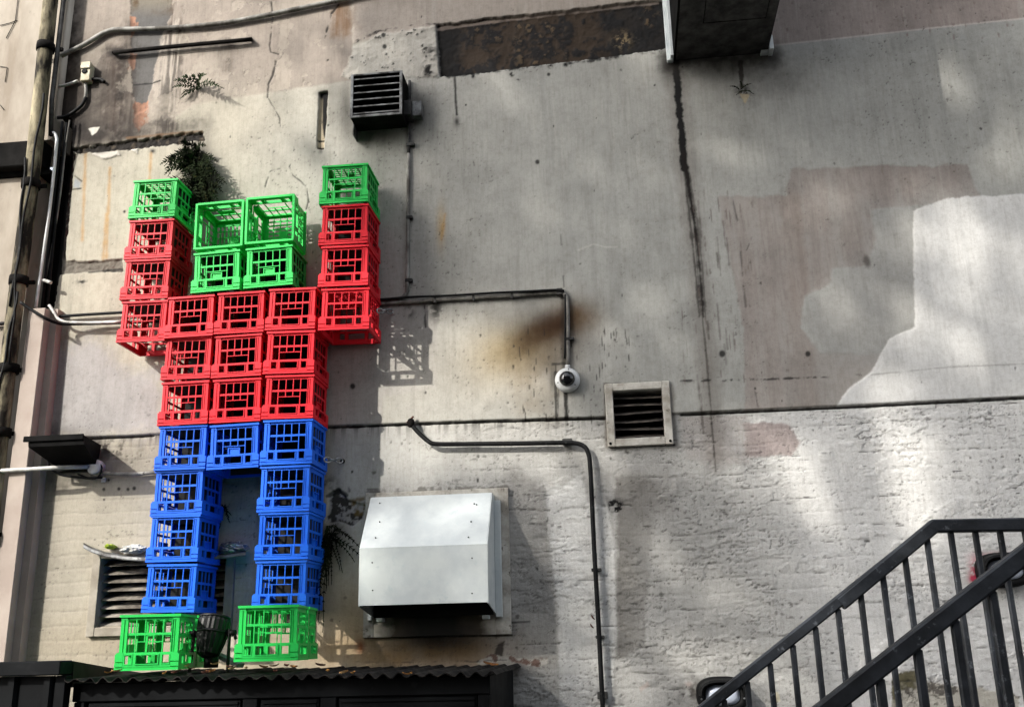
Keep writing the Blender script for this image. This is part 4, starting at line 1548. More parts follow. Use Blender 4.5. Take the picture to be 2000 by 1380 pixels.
def place_crate(col, plate, M4, label, lined=0):
    key = (col, plate, lined)
    if key not in PROTO:
        e, obs = crate_proto(col, plate, lined)
        C.objects.link(e)
        PROTO[key] = (e, obs)
    else:
        pe, pobs = PROTO[key]
        e = pe.copy()
        C.objects.link(e)
        for ch in pobs:
            c2 = ch.copy()
            C.objects.link(c2)
            c2.parent = e
    e.matrix_world = M4
    tag(e, label, 'milk crate', col + ' milk crates of the stacked crate figure')
    return e


W, HP, DF = .33, .278985, .36836
Z7 = 4.05568
YC = -(DF - S2)


def upright(x, y, z, rz=0.0, ry=0.0, rx=0.0):
    return Matrix.Translation((x, y, z)) @ Euler((rx, ry, rz)).to_matrix().to_4x4()


rj = random.Random(5)
COLS = {0: 'left', 1: 'left', 2: 'middle', 3: 'right', 4: 'right'}
grid = []
for r_ in (7, 8, 9):
    nm = {7: 'bottom', 8: 'middle', 9: 'top'}[r_]
    grid.append((0, r_, 'red', f'red milk crate, {nm} one of three under the green left hand'))
    grid.append((4, r_, 'red', f'red milk crate, {nm} one of three under the green right hand'))
grid.append((0, 10, 'green', 'green milk crate topping the left raised arm beside the dark fern'))
grid.append((4, 10, 'green', 'green milk crate topping the right raised arm below the fan box'))
for r_, rn in ((7, 'top red row at the shoulders'), (6, 'middle red row of the torso'), (5, 'lowest red row of the torso')):
    for c_ in (1, 2, 3):
        grid.append((c_, r_, 'red', f'red milk crate, {COLS[c_]} of three in the {rn}'))
for c_ in (1, 3):
    grid.append((c_, 4, 'blue', f'blue milk crate at the {COLS[c_]} hip directly above the {COLS[c_]} leg'))
grid.append((2, 4, 'bluep', 'blue milk crate with a grip plate between the two hips'))
for r_, rn in ((3, 'upper'), (2, 'middle'), (1, 'lower')):
    for c_ in (1, 3):
        grid.append((c_, r_, 'blue', f'blue milk crate, {rn} one of three in the {COLS[c_]} leg'))
# lower corners of each crate front as surveyed from the photograph: left x, y, right x, y
MEAS = {(4, 10): (622.6, 398.5, 724, 392), (4, 9): (621.5, 477, 724.2, 474), (4, 8): (620.8, 559, 725, 557), (4, 7): (620.2, 643.9, 724.6, 641.5),
        (0, 10): (249.6, 425.9, 340, 421.8), (0, 9): (240.3, 506, 333.2, 501.2), (0, 8): (232.2, 584.6, 327, 581.4), (0, 7): (225.6, 668.2, 320.6, 664.6),
        (1, 7): (320, 660.8, 416.4, 654.5), (2, 7): (417, 652.8, 515.4, 647), (3, 7): (517, 643.6, 618.6, 641),
        (1, 6): (312.6, 741, 410.6, 737), (2, 6): (411.6, 738, 511, 732), (3, 6): (513, 730, 615.6, 727.4),
        (1, 5): (306.8, 831.2, 406.4, 826), (2, 5): (407.2, 826, 508, 820.6), (3, 5): (509.6, 818, 613.4, 815.6),
        (1, 4): (300, 918.8, 400.8, 914.8), (2, 4): (402.4, 917.6, 505.2, 911), (3, 4): (506.6, 908, 611.4, 903.8),
        (1, 3): (292.2, 1007.7, 395.2, 1003.4), (3, 3): (501, 1000.1, 608.8, 996.5), (1, 2): (284.2, 1097.6, 388.7, 1095.3), (3, 2): (496.6, 1093.1, 606.4, 1090.8),
        (1, 1): (275.4, 1194.8, 383.6, 1195), (3, 1): (491, 1190, 603, 1188)}
for c_, r_, col, lb in grid:
    plate = col.endswith('p')
    col = col.rstrip('p') if plate else col
    q0, q1, q2, q3 = MEAS[(c_, r_)]
    pa, pb = at(q0, q1, DF), at(q2, q3, DF)
    roll = -math.atan2(pb.z - pa.z, pb.x - pa.x)
    roll = max(-.02, min(.02, roll))
    place_crate(col, plate, upright(pa.x + .1605, YC + rj.uniform(-.004, .004), (pa.z + pb.z) / 2, rj.uniform(-.012, .012), roll), lb, lined=(3 if r_ == 10 else 0 if (c_, r_) == (4, 7) else 2 if c_ == 0 else 1))
# head: two upright with grip plates, two lying with the open end outwards
for i, (xa, z, xb, lb) in enumerate(((.482, 4.352, .807, 'green milk crate with a grip plate at the lower left of the head'),
                                     (.827, 4.361, 1.157, 'green milk crate with a grip plate at the lower right of the head'))):
    place_crate('green', True, upright((xa + xb) / 2, YC, z, .0, R(-1.6)), lb, lined=1)
for i, (xa, z, rr, lb) in enumerate(((.640, 4.650, 0, 'green milk crate lying open towards the viewer at the upper left of the head'),
                                     (.980, 4.660, PI, 'green milk crate lying open towards the viewer at the upper right of the head'))):
    m = Matrix.Translation((xa, -DF + .004, z + S2 + (.0 if i == 0 else .004))) @ Euler((0, R(-1.0), 0)).to_matrix().to_4x4() @ Euler((R(-90), 0, 0)).to_matrix().to_4x4() @ Euler((0, 0, 0 if i else PI / 2)).to_matrix().to_4x4()
    place_crate('green', False, m, lb)
# feet: two crates deep, turned a little towards the right
for sd, xa, xb, z, d, yaw in (('left', .535, .861, 2.074, 1.02, R(8.5)), ('right', 1.147, 1.473, 2.104, .98, R(8.5))):
    fx = (xa + xb) / 2
    for k, kn in ((0, 'front'), (1, 'rear')):
        off = Vector((-math.sin(yaw), math.cos(yaw), 0)) * (S2 + k * .331)
        place_crate('green', False, upright(fx + off.x, -d + off.y, z + (.0015 if k else 0), yaw + (.012 if k else 0)),
                    f'bright green milk crate, {kn} one of the {sd} foot on the canopy')


# chains holding the figure to the wall
def chain(label, u0, v0, u1, v1, d0):
    a = at(u0, v0, d0)
    b = at(u1, v1, .02)
    t = Thing('steel_chain', label, 'chain', b, 'chain links tying the crates to the wall')
    n = 3
    dirv = (b - a).normalized()
    L = (b - a).length / n
    for k in range(n):
        c_ = a + dirv * L * (k + .5)
        up = Vector((0, 0, 1)) if k % 2 == 0 else Vector((0, -1, 0))
        side = (up - dirv * up.dot(dirv)).normalized()
        pts = []
        for i in range(21):
            an = 2 * PI * i / 20
            pts.append(c_ + dirv * (math.cos(an) * L * .62) + side * (math.sin(an) * .016))
        mb = MB()
        mb.tube(pts, .0052, 8, cap=False)
        t.add('link', mb, M['chain'])
    mb = MB()
    mb.lathe([(.012, -.02), (.014, .0), (.014, .012), (.006, .016)], (b.x, 0, b.z), 'y', 12)
    t.add('eye_bolt', mb, M['band'])


chain('short bright steel chain tying the bottom right arm crate to the wall', 737, 607, 766, 608, .14)
chain('short bright steel chain tying the right hip crate to the wall', 634, 897, 668, 899, .14)

# ------------------------------------------------------------------ stage light between the feet
c = at(414, 1240, .74)
t = Thing('stage_light', 'black ribbed stage light in a yoke standing between the two green feet', 'light', (c.x, c.y, 2.045))
ax = Vector((.05, .25, .97)).normalized()
q = ax.to_track_quat('Z', 'Y').to_matrix()


def can(prof, name, mat, n=30, ribs=0):
    mb = MB()
    vs = []
    for r_, h in prof:
        for k in range(n):
            a = 2 * PI * k / n
            rr = r_ * (1 + (.045 if ribs and k % 2 else 0))
            vs.append(c + q @ Vector((rr * math.cos(a), rr * math.sin(a), h)))
    fs = []
    for i in range(len(prof) - 1):
        for k in range(n):
            k2 = (k + 1) % n
            fs.append((i * n + k, i * n + k2, (i + 1) * n + k2, (i + 1) * n + k))
    mb.add(vs, fs, not ribs)
    mb.add(vs[:n], [tuple(range(n - 1, -1, -1))])
    mb.add(vs[-n:], [tuple(range(n))])
    return t.add(name, mb, mat)


glossy = mat_worn('black_gloss_metal', srgb(16, 17, 18), srgb(9, 9, 10), 8, .35, 0, spec=.25)
can([(.035, -.115), (.055, -.10), (.072, -.04), (.080, .002)], 'rear_body', glossy, 44, 1)
can([(.084, .003), (.086, .012), (.084, .018)], 'band', glossy)
can([(.082, .019), (.084, .07), (.079, .085)], 'front_body', glossy, 44, 1)
can([(.083, .0855), (.083, .098), (.070, .098)], 'rim', glossy)
mb = MB()
mb.lathe([(.038, 0), (.038, .05), (.03, .06)], (c.x, c.y + .01, 2.075), 'z', 18)
t.add('power_box', mb, glossy)
for s in (-1, 1):
    mb = MB()
    xk = c.x + s * .098
    mb.bar((xk, c.y, c.z + .03), (c.x + s * .105, c.y - .02, 2.055), .03, .006, up=(1, 0, 0))
    t.add('yoke_arm', mb, M['black'])
    mb = MB()
    mb.tube([(c.x + s * .086, c.y, c.z + .01), (c.x + s * .130, c.y, c.z + .01)], .016, 12)
    mb.tube([(c.x + s * .120, c.y, c.z + .02), (c.x + s * .135, c.y - .005, c.z - .022)], .009, 8)
    t.add('knob', mb, M['black'])
mb = MB()
mb.bar((c.x - .105, c.y - .02, 2.05), (c.x + .105, c.y - .02, 2.05), .05, .008)
t.add('base_bar', mb, M['black'])
mb = MB()
mb.bar(at(412, 1272, .62), at(470, 1299, .70), .05, .022)
tag(mb.build('timber_batten', M['timber'], origin=at(440, 1285, .66)), 'pale grey timber batten lying behind the stage light beside the right foot', 'batten')

# ------------------------------------------------------------------ canopy and the black shed front
t = Thing('black_shed_front', 'black painted shed front with a corrugated roof and louvred panels below the crates', 'shed', (1.2, -1.05, 0))
cx0, cx1 = .33, 2.50
nx = 520
mb = MB()
vs = []
ny = 6
for j in range(ny):
    y = -1.13 + j * (1.125 / (ny - 1))
    for i in range(nx):
        x = cx0 + (cx1 - cx0) * i / (nx - 1)
        z = 2.038 - .012 * (x - .3) / 2 + .010 * (1 + .3 * math.sin(x * 13.7) + .2 * math.sin(x * 41)) * math.sin(2 * PI * x / .0745) + (y + 1.13) * .012
        jag = (.012 * math.sin(x * 9) + .006 * math.sin(x * 31)) if j == 0 else 0
        xx = x - (.16 * (j / (ny - 1)) if False else 0)
        vs.append((xx, y + jag, z))
nn = len(vs)
vs += [(a, b, c_ - .004) for a, b, c_ in vs]
fs = []
for j in range(ny - 1):
    for i in range(nx - 1):
        k = j * nx + i
        fs.append((k, k + 1, k + nx + 1, k + nx))
        fs.append((nn + k + nx, nn + k + nx + 1, nn + k + 1, nn + k))
for i in range(nx - 1):
    fs.append((nn + i, nn + i + 1, i + 1, i))
for j in range(ny - 1):
    k = j * nx
    fs.append((k, k + nx, nn + k + nx, nn + k))
    k = j * nx + nx - 1
    fs.append((nn + k, nn + k + nx, k + nx, k))
mb.add(vs, fs, False)
t.add('corrugated_roof', mb, M['corr'])
mb = MB()
mb.bbox(.335, 2.46, -1.05, -.99, 1.930, 2.018, .004)
mb.box(.335, 2.40, -.984, -.975, 1.7, 2.016)
mb.box(2.405, 2.455, -.985, -.02, 0, 2.015)
t.add('fascia', mb, M['shed'])
for xa, xb in ((.345, .40), (1.225, 1.30), (1.62, 1.70), (2.40, 2.455)):
    mb = MB()
    mb.bbox(xa, xb, -1.045, -.995, 0, 1.929, .004)
    t.add('post', mb, M['shed'])
for xa, xb, slats in ((.43, 1.20, 4), (1.325, 1.60, 2), (1.72, 2.385, 4)):
    mb = MB()
    mb.bbox(xa - .012, xb + .012, -1.035, -1.0, 1.86, 1.925, .004)
    mb.bbox(xa, xb, -1.043, -1.0352, 1.872, 1.897, .003)
    mb.bbox(xa, xb, -1.043, -1.0352, 1.902, 1.92, .003)
    pn = t.add('header_rail', mb, M['shed'])
    mb = MB()
    mb.box(xa - .01, xb + .01, -.99, -.97, 0.05, 1.855)
    for k in range(slats + 1):
        x = xa + (xb - xa) * k / slats
        mb.bbox(x - .014, x + .014, -1.03, -.992, .05, 1.857, .003)
    t.add('door_panel', mb, M['shed'])
# corrugated side wing at the far left
t = Thing('black_sheet_fence', 'black ribbed sheet metal fence with a flat cap at the lower left corner', 'fence', (-.5, -1.1, 0))
mb = MB()
x = -2.6
xe = at(140, 1340, 1.1).x
prof = []
edge = at(38, 1330, 1.1).x
k0 = edge - .19 * 8
while k0 < xe - .02:
    prof += [(k0, 0.0), (k0 + .135, 0.0), (k0 + .145, .022), (k0 + .175, .022), (k0 + .185, 0.0)]
    k0 += .19
prof = [q_ for q_ in prof if q_[0] < xe]
vs = []
for zz in (0.0, 2.06):
    for a, b in prof:
        vs.append((a, -1.10 - b, zz))
m_ = len(prof)
fs = [(i, i + 1, m_ + i + 1, m_ + i) for i in range(m_ - 1)]
vs2 = [(a, b + .004, c_) for a, b, c_ in vs]
mb.add(vs + vs2, fs + [(i + 2 * m_ + 1, i + 2 * m_, 3 * m_ + i, 3 * m_ + i + 1) for i in range(m_ - 1)])
t.add('ribbed_sheet', mb, M['shed'])
mb = MB()
mb.bbox(-3.0, .318, -1.16, -1.04, 2.062, 2.132, .006)
t.add('cap', mb, M['shed'])
mb = MB()
mb.bbox(.27, .325, -1.11, -1.05, 0, 2.06, .004)
t.add('end_post', mb, M['shed'])
mb = MB()
mb.hexa([(.26, -1.04, 2.0), (.325, -1.04, 2.0), (.52, -.06, 2.0), (-.1, -.06, 2.0), (.26, -1.038, 2.128), (.317, -1.038, 2.128), (.08, -.06, 2.066), (-.1, -.06, 2.066)])
t.add('side_flashing', mb, M['shed'])

# fallen leaves on the canopy
def leaf(label, u, v, d, L, wd, mat, rz, tilt, group, on_wall=False):
    c_ = at(u, v, d)
    mb = MB()
    pr = [(-1, 0), (-.6, .55), (0, .9), (.55, .6), (1, 0)]
    vs = []
    for s, w_ in pr:
        for k in (-1, 0, 1):
            vs.append(Vector((s * L / 2, k * w_ * wd / 2, .25 * L * s * s * .5 + abs(k) * wd * .22)))
    rot = Euler((tilt, tilt * .4, rz)).to_matrix()
    vs = [c_ + rot @ q_ for q_ in vs]
    n0 = len(vs)
    vs += [q_ + Vector((0, 0, -.0012)) for q_ in vs]
    fs = []
    for i in range(4):
        for k in range(2):
            a = i * 3 + k
            fs.append((a, a + 3, a + 4, a + 1))
            fs.append((n0 + a + 1, n0 + a + 4, n0 + a + 3, n0 + a))
    mb.add(vs, fs)
    o = mb.build('fallen_leaf', mat, origin=c_)
    tag(o, label, 'leaf', group)


gl = 'dry leaves fallen on the corrugated roof'
rl = random.Random(3)
lv = [(228, 1310, 1.1), (322, 1315, 1.11), (400, 1313, 1.1), (411, 1311, 1.08), (448, 1302, .85), (455, 1305, .9), (537, 1311, 1.1), (537, 1300, .9), (640, 1310, 1.1), (672, 1313, 1.12),
      (515, 1303, .9), (560, 1300, .75), (573, 1302, .8), (625, 1299, .6), (366, 1300, .9), (372, 1305, .95), (420, 1297, .8), (212, 1313, 1.12), (480, 1304, .95), (795, 1316, 1.12), (345, 1312, 1.06), (690, 1314, 1.12)]
for k, (u, v, d) in enumerate(lv):
    m_ = (M['leafpale'], M['leafdry'], M['leafred'])[(k * 7 + k // 3) % 3]
    cc = at(u, v, d)
    c2 = at(u, v, d)
    zc = 2.055 + rl.uniform(0, .008)
    leaf('small curled dry leaf lying on the corrugated roof edge', u, v, d, rl.uniform(.035, .06), rl.uniform(.018, .03), m_, rl.uniform(0, 6), rl.uniform(-.7, .7), gl)
leaf('yellow leaf at the wall foot above the right end of the corrugated roof', 958, 1298, .12, .09, .035, M['leafdry'], .2, .5, None)
for u, v, lb in ((1154, 1222, 'brown dry leaf hanging from the thin black pipe just below its bracket'), (1156, 1205, 'brown dry leaf stuck at the bracket of the thin black pipe')):
    leaf(lb, u, v, .05, .05, .022, M['leafred'], 1.2, 1.3, None)

# ------------------------------------------------------------------ ferns growing out of the wall
def fern(label, root, fronds, mat, seed, leaflet=.05, spread=0.0):
    r = random.Random(seed)
    rt = at(*root)
    t = Thing('fern', label, 'plant', rt)
    mst, mlf = MB(), MB()
    for (L, ang, out, droop) in fronds:
        pts = []
        ro = rt + Vector((r.uniform(-.03, .03), 0, -spread * r.random()))
        n = 12
        a = R(ang)
        for i in range(n + 1):
            s = i / n
            x = math.cos(a) * L * s
            z = math.sin(a) * L * s - droop * L * s * s
            y = -out * L * math.sin(min(1, s * 1.1) * PI * .6) - .005
            pts.append(ro + Vector((x + r.uniform(-.003, .003), y, z)))
        mst.tube(pts, .0022, 5)
        for i in range(1, n + 1):
            s = i / n
            ll = leaflet * (math.sin(PI * min(.97, s * .85 + .12)) * .9 + .12) * (L / .25) ** .5
            tg = (pts[i] - pts[i - 1]).normalized()
            for sd in (-1, 1):
                nrm = tg.cross(Vector((r.uniform(-.5, .5), -1, r.uniform(-.3, .3)))).normalized() * sd
                dr = (nrm * .85 + tg * .5 + Vector((0, r.uniform(-.5, .2), -.25))).normalized()
                b0 = pts[i] - tg * .006
                b1 = pts[i] + tg * .006
                tip = pts[i] + dr * ll * r.uniform(.8, 1.15)
                mid = pts[i] + dr * ll * .5
                wv = tg * ll * .2
                mlf.add([b0, mid - wv, tip, mid + wv, b1], [(0, 1, 2, 3, 4)])
    t.add('stem', mst, mat)
    o = mlf.build('foliage', mat, origin=t.o, fix=False)
    o.location = (0, 0, 0)
    o.parent = t.e
    return t


rf = random.Random(2)
fern('small green fern sprouting from the wall near the flaking strip', (388, 176), [(.22, 15, .5, .5), (.24, -5, .5, .25), (.14, 60, .6, .3), (.18, 150, .5, .3), (.17, 175, .5, .2),
     (.13, 110, .6, .3), (.12, 200, .5, .2), (.15, 135, .7, .35), (.14, 40, .7, .2), (.12, 215, .3, .1)], M['fern'], 3, .035)
fr = []
for k in range(84):
    fr.append((rf.uniform(.08, .2), rf.uniform(-130, 30) if k % 3 else rf.uniform(60, 200), rf.uniform(.3, .9), rf.uniform(.3, .9)))
t1 = fern('large dark bushy fern hanging above the left green hand', (388, 296), fr, M['ferndark'], 7, .05, .26)
fr = []
for k in range(30):
    fr.append((rf.uniform(.10, .22), rf.uniform(-160, 20), rf.uniform(.3, .8), rf.uniform(.2, .6)))
t2_extra = fern('dark lower tuft of fern close behind the left green hand', (402, 352), fr, M['ferndark'], 17, .05, .1)
fr = []
for k in range(34):
    fr.append((rf.uniform(.08, .2) if k % 5 else .28, rf.uniform(-118, -50) if k % 4 else rf.uniform(-10, 60), rf.uniform(.2, .5), rf.uniform(.4, 1.0)))
fern('dark drooping fern between the right leg and the galvanised hood', (646, 1024), fr, M['ferndark'], 21, .024, .12)
fern('tiny dead tuft of weed below the big dark duct', (1452, 178), [(.09, 30, .4, .2), (.08, 150, .4, .2), (.07, -30, .5, .2), (.06, 100, .6, .1), (.07, 200, .4, .3)], M['ferndark'], 31, .018)
fern('dark weed tuft on the wall between the two legs', (438, 985), [(.10, -60, .3, .3), (.12, -100, .3, .3), (.09, -130, .3, .2), (.09, -30, .3, .3)], M['ferndark'], 33, .03)

# ------------------------------------------------------------------ bulkhead lights on the wall at the lower right
def bulkhead(label, cx, cz):
    t = Thing('bulkhead_light', label, 'wall light', (cx, 0, cz), 'black oval bulkhead lights')
    def ring(rx, rz, y, n=40, e=2.8):
        out = []
        for k in range(n):
            a = 2 * PI * k / n
            ca_, sa_ = math.cos(a), math.sin(a)
            out.append((cx + rx * math.copysign(abs(ca_) ** (2 / e), ca_), y, cz + rz * math.copysign(abs(sa_) ** (2 / e), sa_)))
        return out
    def loft(rings, closed=True):
        mb = MB()
        n = len(rings[0])
        vs = [p_ for r_ in rings for p_ in r_]
        fs = []
        for i in range(len(rings) - 1):
            for k in range(n):
                k2 = (k + 1) % n
                fs.append((i * n + k, i * n + k2, (i + 1) * n + k2, (i + 1) * n + k))
        mb.add(vs, fs, True)
        mb.add(vs[:n], [tuple(range(n))])
        mb.add(vs[-n:], [tuple(range(n))])
        return mb
    t.add('housing', loft([ring(.143, .098, 0), ring(.143, .098, -.05), ring(.135, .09, -.075), ring(.10, .06, -.078), ring(.098, .058, -.066)]), M['black'])
    t.add('lens', loft([ring(.096, .056, -.064), ring(.094, .054, -.078), ring(.07, .036, -.098), ring(.03, .014, -.104)]), M['lens'])
    # eyelid hood over the top half of the lens
    mb = MB()
    vs = []
    n = 20
    for k in range(n + 1):
        a = PI * k / n
        ca_, sa_ = math.cos(a), math.sin(a)
        for rx, rz, y in ((.135, .09, -.076), (.128, .082, -.125), (.118, .070, -.128), (.118, .070, -.077)):
            vs.append((cx + rx * math.copysign(abs(ca_) ** (2 / 2.8), ca_), y - (.0 if y > -.1 else .0), cz + rz * abs(sa_) ** (2 / 2.8)))
    fs = []
    for k in range(n):
        for q_ in range(4):
            q2 = (q_ + 1) % 4
            fs.append((k * 4 + q_, k * 4 + q2, k * 4 + 4 + q2, k * 4 + 4 + q_))
    mb.add(vs, fs)
    t.add('hood', mb, M['black'])
    for s in (-1, 1):
        mb = MB()
        mb.lathe([(.006, .075), (.006, .08), (.003, .082)], (cx + s * .118, 0, cz - .02), 'y', 8)
        t.add('screw', mb, M['chain'])


a = at(1411, 1356, .06)
bulkhead('black oval bulkhead light low on the wall behind the foot of the stair railing', a.x, a.z)
a = at(1962, 1112, .06)
bulkhead('black oval bulkhead light with pink paint splashes behind the upper railing', a.x, a.z)

# ------------------------------------------------------------------ stair railings and the steel stair
def railing(label, d, pts, bal_px, slope_z, below, rw, rh, br, group=None, splice=None):
    P = [at(u, v, d) for u, v in pts]
    t = Thing('stair_railing', label, 'railing', (P[0].x, -d, 0))
    dirv = (P[1] - P[0]).normalized()
    k = (P[0].z - .35) / dirv.z
    Q = [P[0] - dirv * k * .98] + P[1:]
    mb = MB()
    off = Vector((0, 0, -rh / 2 / max(.6, dirv.x)))
    mb.rbar([q_ + Vector((0, 0, -rh * .5)) for q_ in Q], rw, rh, .006)
    t.add('handrail', mb, M['rail'])
    mb = MB()
    mb.rbar([q_ + Vector((0, 0, -below)) for q_ in Q], .03, .04, .004)
    t.add('bottom_rail', mb, M['rail'])

    def railz(x):
        for i in range(len(Q) - 1):
            if Q[i].x <= x <= Q[i + 1].x + 1e-6:
                s = (x - Q[i].x) / (Q[i + 1].x - Q[i].x)
                return Q[i].z + (Q[i + 1].z - Q[i].z) * s
        return None
    return t, Q, railz


def balusters(t, Q, railz, x_start, pitch, below, rh, d, rad):
    x = x_start
    while x > Q[0].x + .05:
        x -= pitch
    while x < Q[-1].x:
        z = railz(x)
        if z:
            mb = MB()
            mb.bbox(x - rad, x + rad, -d - rad, -d + rad, z - below - .0, z - rh * 1.02, .0045)
            t.add('baluster', mb, M['rail'])
        x += pitch


pr = [(1370, 1375), (1822, 1015), (2000, 1012), (2220, 1009)]
t, Q, rz_ = railing('far black steel stair railing with a level top section against the wall', 2.0, pr, None, 0, .86, .042, .042, .011)
xb0 = at(1637, 1195, 2.0).x
balusters(t, Q, rz_, xb0, at(1688, 1195, 2.0).x - at(1640, 1195, 2.0).x, .86, .042, 2.0, .0105)
s0, s1 = at(1640, 1166, 2.0), Q[1]
mb = MB()
dv = (s1 - s0).normalized()
mb.rbar([s0 + Vector((0, 0, -.024)), s1 + Vector((0, 0, -.024)), Q[2] + Vector((0, 0, -.024))], .05, .05, .006)
t.add('splice_sleeve', mb, M['rail'])
for x in (Q[0].x + .05, Q[-1].x - .02):
    mb = MB()
    mb.bbox(x - .022, x + .022, -2.022, -1.978, 0, rz_(x) - .05, .005)
    t.add('post', mb, M['rail'])
pf = [(1590, 1382), (2000, 1063), (2160, 938)]
t, Q2, rz2 = railing('near black steel stair railing sloping up out of the right edge', 3.2, pf, None, 0, .86, .045, .047, .0115)
balusters(t, Q2, rz2, at(1643, 1370, 3.2).x, .105, .86, .047, 3.2, .0115)
for x in (Q2[0].x + .05, Q2[-1].x - .02):
    mb = MB()
    mb.bbox(x - .022, x + .022, -3.222, -3.178, 0, rz2(x) - .055, .005)
    t.add('post', mb, M['rail'])
t = Thing('steel_stair', 'black steel stair flight between the two railings below the frame', 'stair', (3.4, -2.6, 0))
mb = MB()
sl = (Q[1] - Q[0]).normalized()
for y in (-2.06, -3.14):
    a = Vector((Q[0].x + .12, y, Q[0].z - .9))
    b = Vector((Q[1].x, y, Q[1].z - .98))
    mb.bar(a, b, .012, .2)
    mb.bar(b, b + Vector((.55, 0, 0)), .012, .2)
t.add('stringer', mb, M['rail'])
n = 9
for k in range(n):
    s = (k + .5) / n
    x = Q[0].x + .15 + (Q[1].x - Q[0].x - .15) * s
    z = Q[0].z - .93 + (Q[1].z - Q[0].z - .02) * s
    mb = MB()
    mb.bbox(x - .12, x + .12, -3.13, -2.07, z - .012, z + .012, .003)
    t.add('tread', mb, M['rail'])

# ------------------------------------------------------------------ ground
mb = MB()
mb.add([(-300, -300, 0), (300, -300, 0), (300, 300, 0), (-300, 300, 0)], [(0, 1, 2, 3)])
g = mb.build('ground', M['asphalt'], fix=False)
g['kind'] = 'structure'

# unseen dark brick building across the lane, added to cut front skylight
t = Thing('brick_building', 'unseen dark brick building across the lane, added to cut light from the front', 'building', (2, -20, 0))
mb = MB()
mb.box(-16, 22, -28, -18.5, 0, 15.6)
mbrick = mat_worn('dark_brick', srgb(84, 66, 58), srgb(56, 44, 38), 2, .9)
t.add('wall', mb, mbrick)
for fl_ in range(5):
    for k in range(9):
        x = -14 + k * 4
        mb = MB()
        mb.bbox(x, x + 1.5, -18.49, -18.42, 1.2 + fl_ * 2.9, 2.9 + fl_ * 2.9, .01)
        wn = t.add('window', mb, M['frame'])
        mb = MB()
        mb.box(x + .1, x + 1.4, -18.419, -18.40, 1.3 + fl_ * 2.9, 2.8 + fl_ * 2.9)
        t.add('pane', mb, M['dome'], parent=wn)

# ------------------------------------------------------------------ daylight
SUN = Vector((-.597, -.621, .508)).normalized()
w = bpy.data.worlds.new('World')
bpy.context.scene.world = w
w.use_nodes = True
nt = w.node_tree
bg = nt.nodes['Background']
sky = nt.nodes.new('ShaderNodeTexSky')
sky.sky_type = 'NISHITA'
sky.sun_disc = False
sky.sun_elevation = math.asin(SUN.z)
sky.sun_rotation = math.atan2(SUN.x, SUN.y)
sky.air_density = 1.0
sky.dust_density = 3.0
sky.ozone_density = 1.0
hs = nt.nodes.new('ShaderNodeHueSaturation')
hs.inputs['Saturation'].default_value = 0.32
nt.links.new(sky.outputs[0], hs.inputs['Color'])
nt.links.new(hs.outputs[0], bg.inputs['Color'])
bg.inputs['Strength'].default_value = 0.15
sl = bpy.data.lights.new('sun', 'SUN')
sl.energy = 2.1
sl.angle = R(.7)
sl.color = (1, .955, .88)
so = bpy.data.objects.new('sun', sl)
so.rotation_euler = SUN.to_track_quat('Z', 'Y').to_euler()
so.location = (-6, -8, 10)
C.objects.link(so)

# ------------------------------------------------------------------ the tree across the lane whose crown dapples the wall
rt = random.Random(8)
# places where the sun comes through the crown, on the wall chart (u, v, ru, rv, angle, how much)
GAPS = [(860, 735, 250, 130, 0, 1.0), (880, 890, 300, 60, 0, .8), (1850, 178, 110, 60, 8, .9), (1985, 280, 40, 60, 0, .7), (1900, 480, 150, 100, 25, 1.0), (1900, 650, 160, 70, 20, 1.0),
        (1655, 615, 60, 60, 30, .8), (1575, 450, 50, 60, 20, .45), (1720, 920, 330, 100, 8, 1.2), (1480, 940, 110, 70, 0, .8), (1970, 970, 130, 120, 0, 1.2), (1335, 900, 60, 40, 0, .55), (1500, 960, 110, 40, -10, .55),
        (1600, 1330, 200, 60, 0, .4), (1850, 790, 180, 40, 5, .5), (1830, 1080, 100, 80, 0, .5), (1440, 300, 120, 40, 20, .12),
        (1110, 1130, 50, 150, 0, .12)]


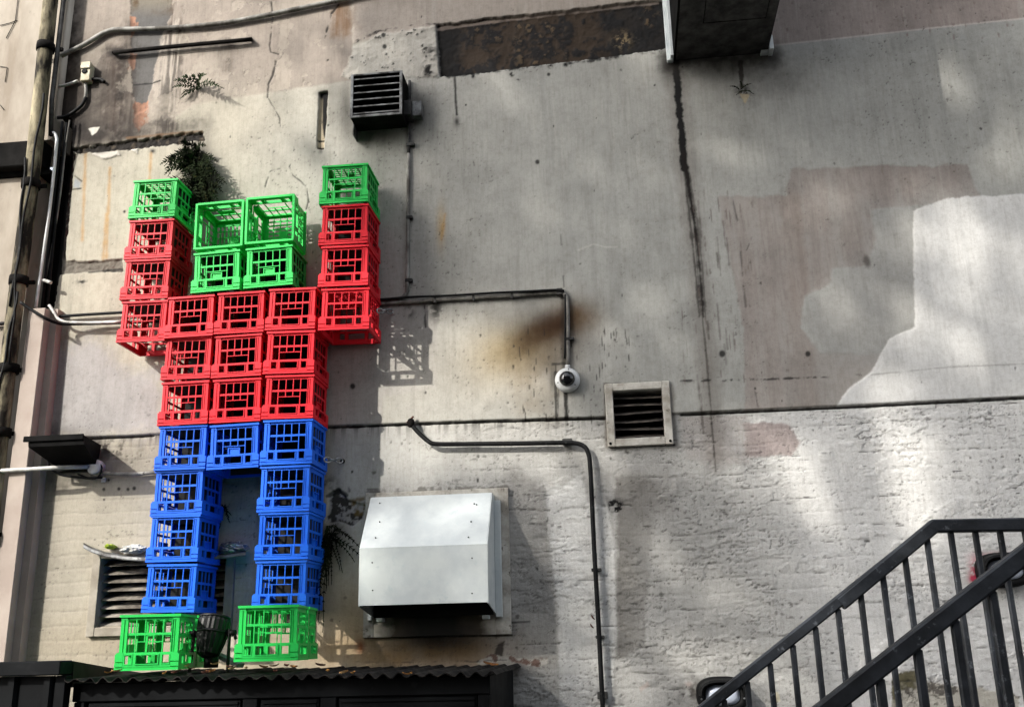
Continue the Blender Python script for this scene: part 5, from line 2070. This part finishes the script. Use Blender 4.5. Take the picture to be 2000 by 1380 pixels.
def light_through(u, v):
    if v < 600:
        b = 1 - .94 * min(1, max(0, (u - 640) / 90))
        b *= .9 if u < 640 else 1
    elif v < 930:
        b = 1 - .92 * min(1, max(0, (u - 760) / 200))
    else:
        if v > 1335 and u < 950:
            return 1
        b = 1 - .86 * min(1, max(0, (u - 650) / 110))
        if u > 1150:
            b += .08
    for cx, cy, rx, ry, an, a in GAPS:
        x_, y_ = u - cx, v - cy
        ca_, sa_ = math.cos(R(an)), math.sin(R(an))
        b += a * math.exp(-(((x_ * ca_ + y_ * sa_) / rx) ** 2 + ((-x_ * sa_ + y_ * ca_) / ry) ** 2) ** 1.5)
    return min(1, max(.015, b))


leaves = MB()
limbs = []
made = 0
for k in range(17000):
    x = rt.uniform(.2, 7.6)
    z = rt.uniform(.6, 8.4)
    q_ = RM.T @ (np.array([x, 0, z]) - CAM)
    u, v = 1000 + FPX * q_[0] / -q_[2], 690 - FPX * q_[1] / -q_[2]
    if rt.random() > -math.log(light_through(u, v)) / 4.4:
        continue
    cc = Vector((x, 0, z)) + SUN * (13 + rt.random() * 6)
    a = Vector((rt.gauss(0, 1), rt.gauss(0, 1), rt.gauss(0, 1))).normalized()
    b = a.orthogonal().normalized()
    c2 = a.cross(b)
    L, wd = rt.uniform(.11, .18), rt.uniform(.055, .09)
    leaves.add([cc - b * L, cc - b * L * .2 + c2 * wd, cc + b * L, cc - b * L * .1 - c2 * wd], [(0, 1, 2, 3)])
    if made % 90 == 0:
        limbs.append(cc)
    made += 1
ctr = Vector((4.8, 0, 5)) + SUN * 16
base = Vector((ctr.x, ctr.y, 0))
t = Thing('leafy_tree', 'tall leafy tree across the lane, outside the picture, dappling the wall with shade', 'tree', base)
mb = MB()
fork = Vector((ctr.x, ctr.y, ctr.z - 4))
mb.tube(smooth_path([base, base + Vector((.1, .05, 3)), base + Vector((-.05, .1, 6)), fork]), .2, 12, rs=None)
for p_ in limbs:
    mid = fork.lerp(p_, .5) + Vector((rt.gauss(0, .3), rt.gauss(0, .3), .3))
    mb.tube(smooth_path([fork, mid, p_]), .025, 6)
mb.tube([at(1600, 470) + SUN * 15, at(1800, 575) + SUN * 15, at(2060, 730) + SUN * 15.5], .07, 8)
t.add('trunk', mb, M['bark'])
o = leaves.build('crown', M['treeleaf'], origin=t.o, fix=False)
o.location = (0, 0, 0)
o.parent = t.e

# ------------------------------------------------------------------ picture
sc = bpy.context.scene
sc.view_settings.view_transform = 'Standard'
sc.view_settings.look = 'None'
sc.view_settings.exposure = 1.68
sc.view_settings.gamma = 1.0
sc.render.engine = 'CYCLES'
sc.cycles.max_bounces = 6
sc.cycles.use_denoising = True
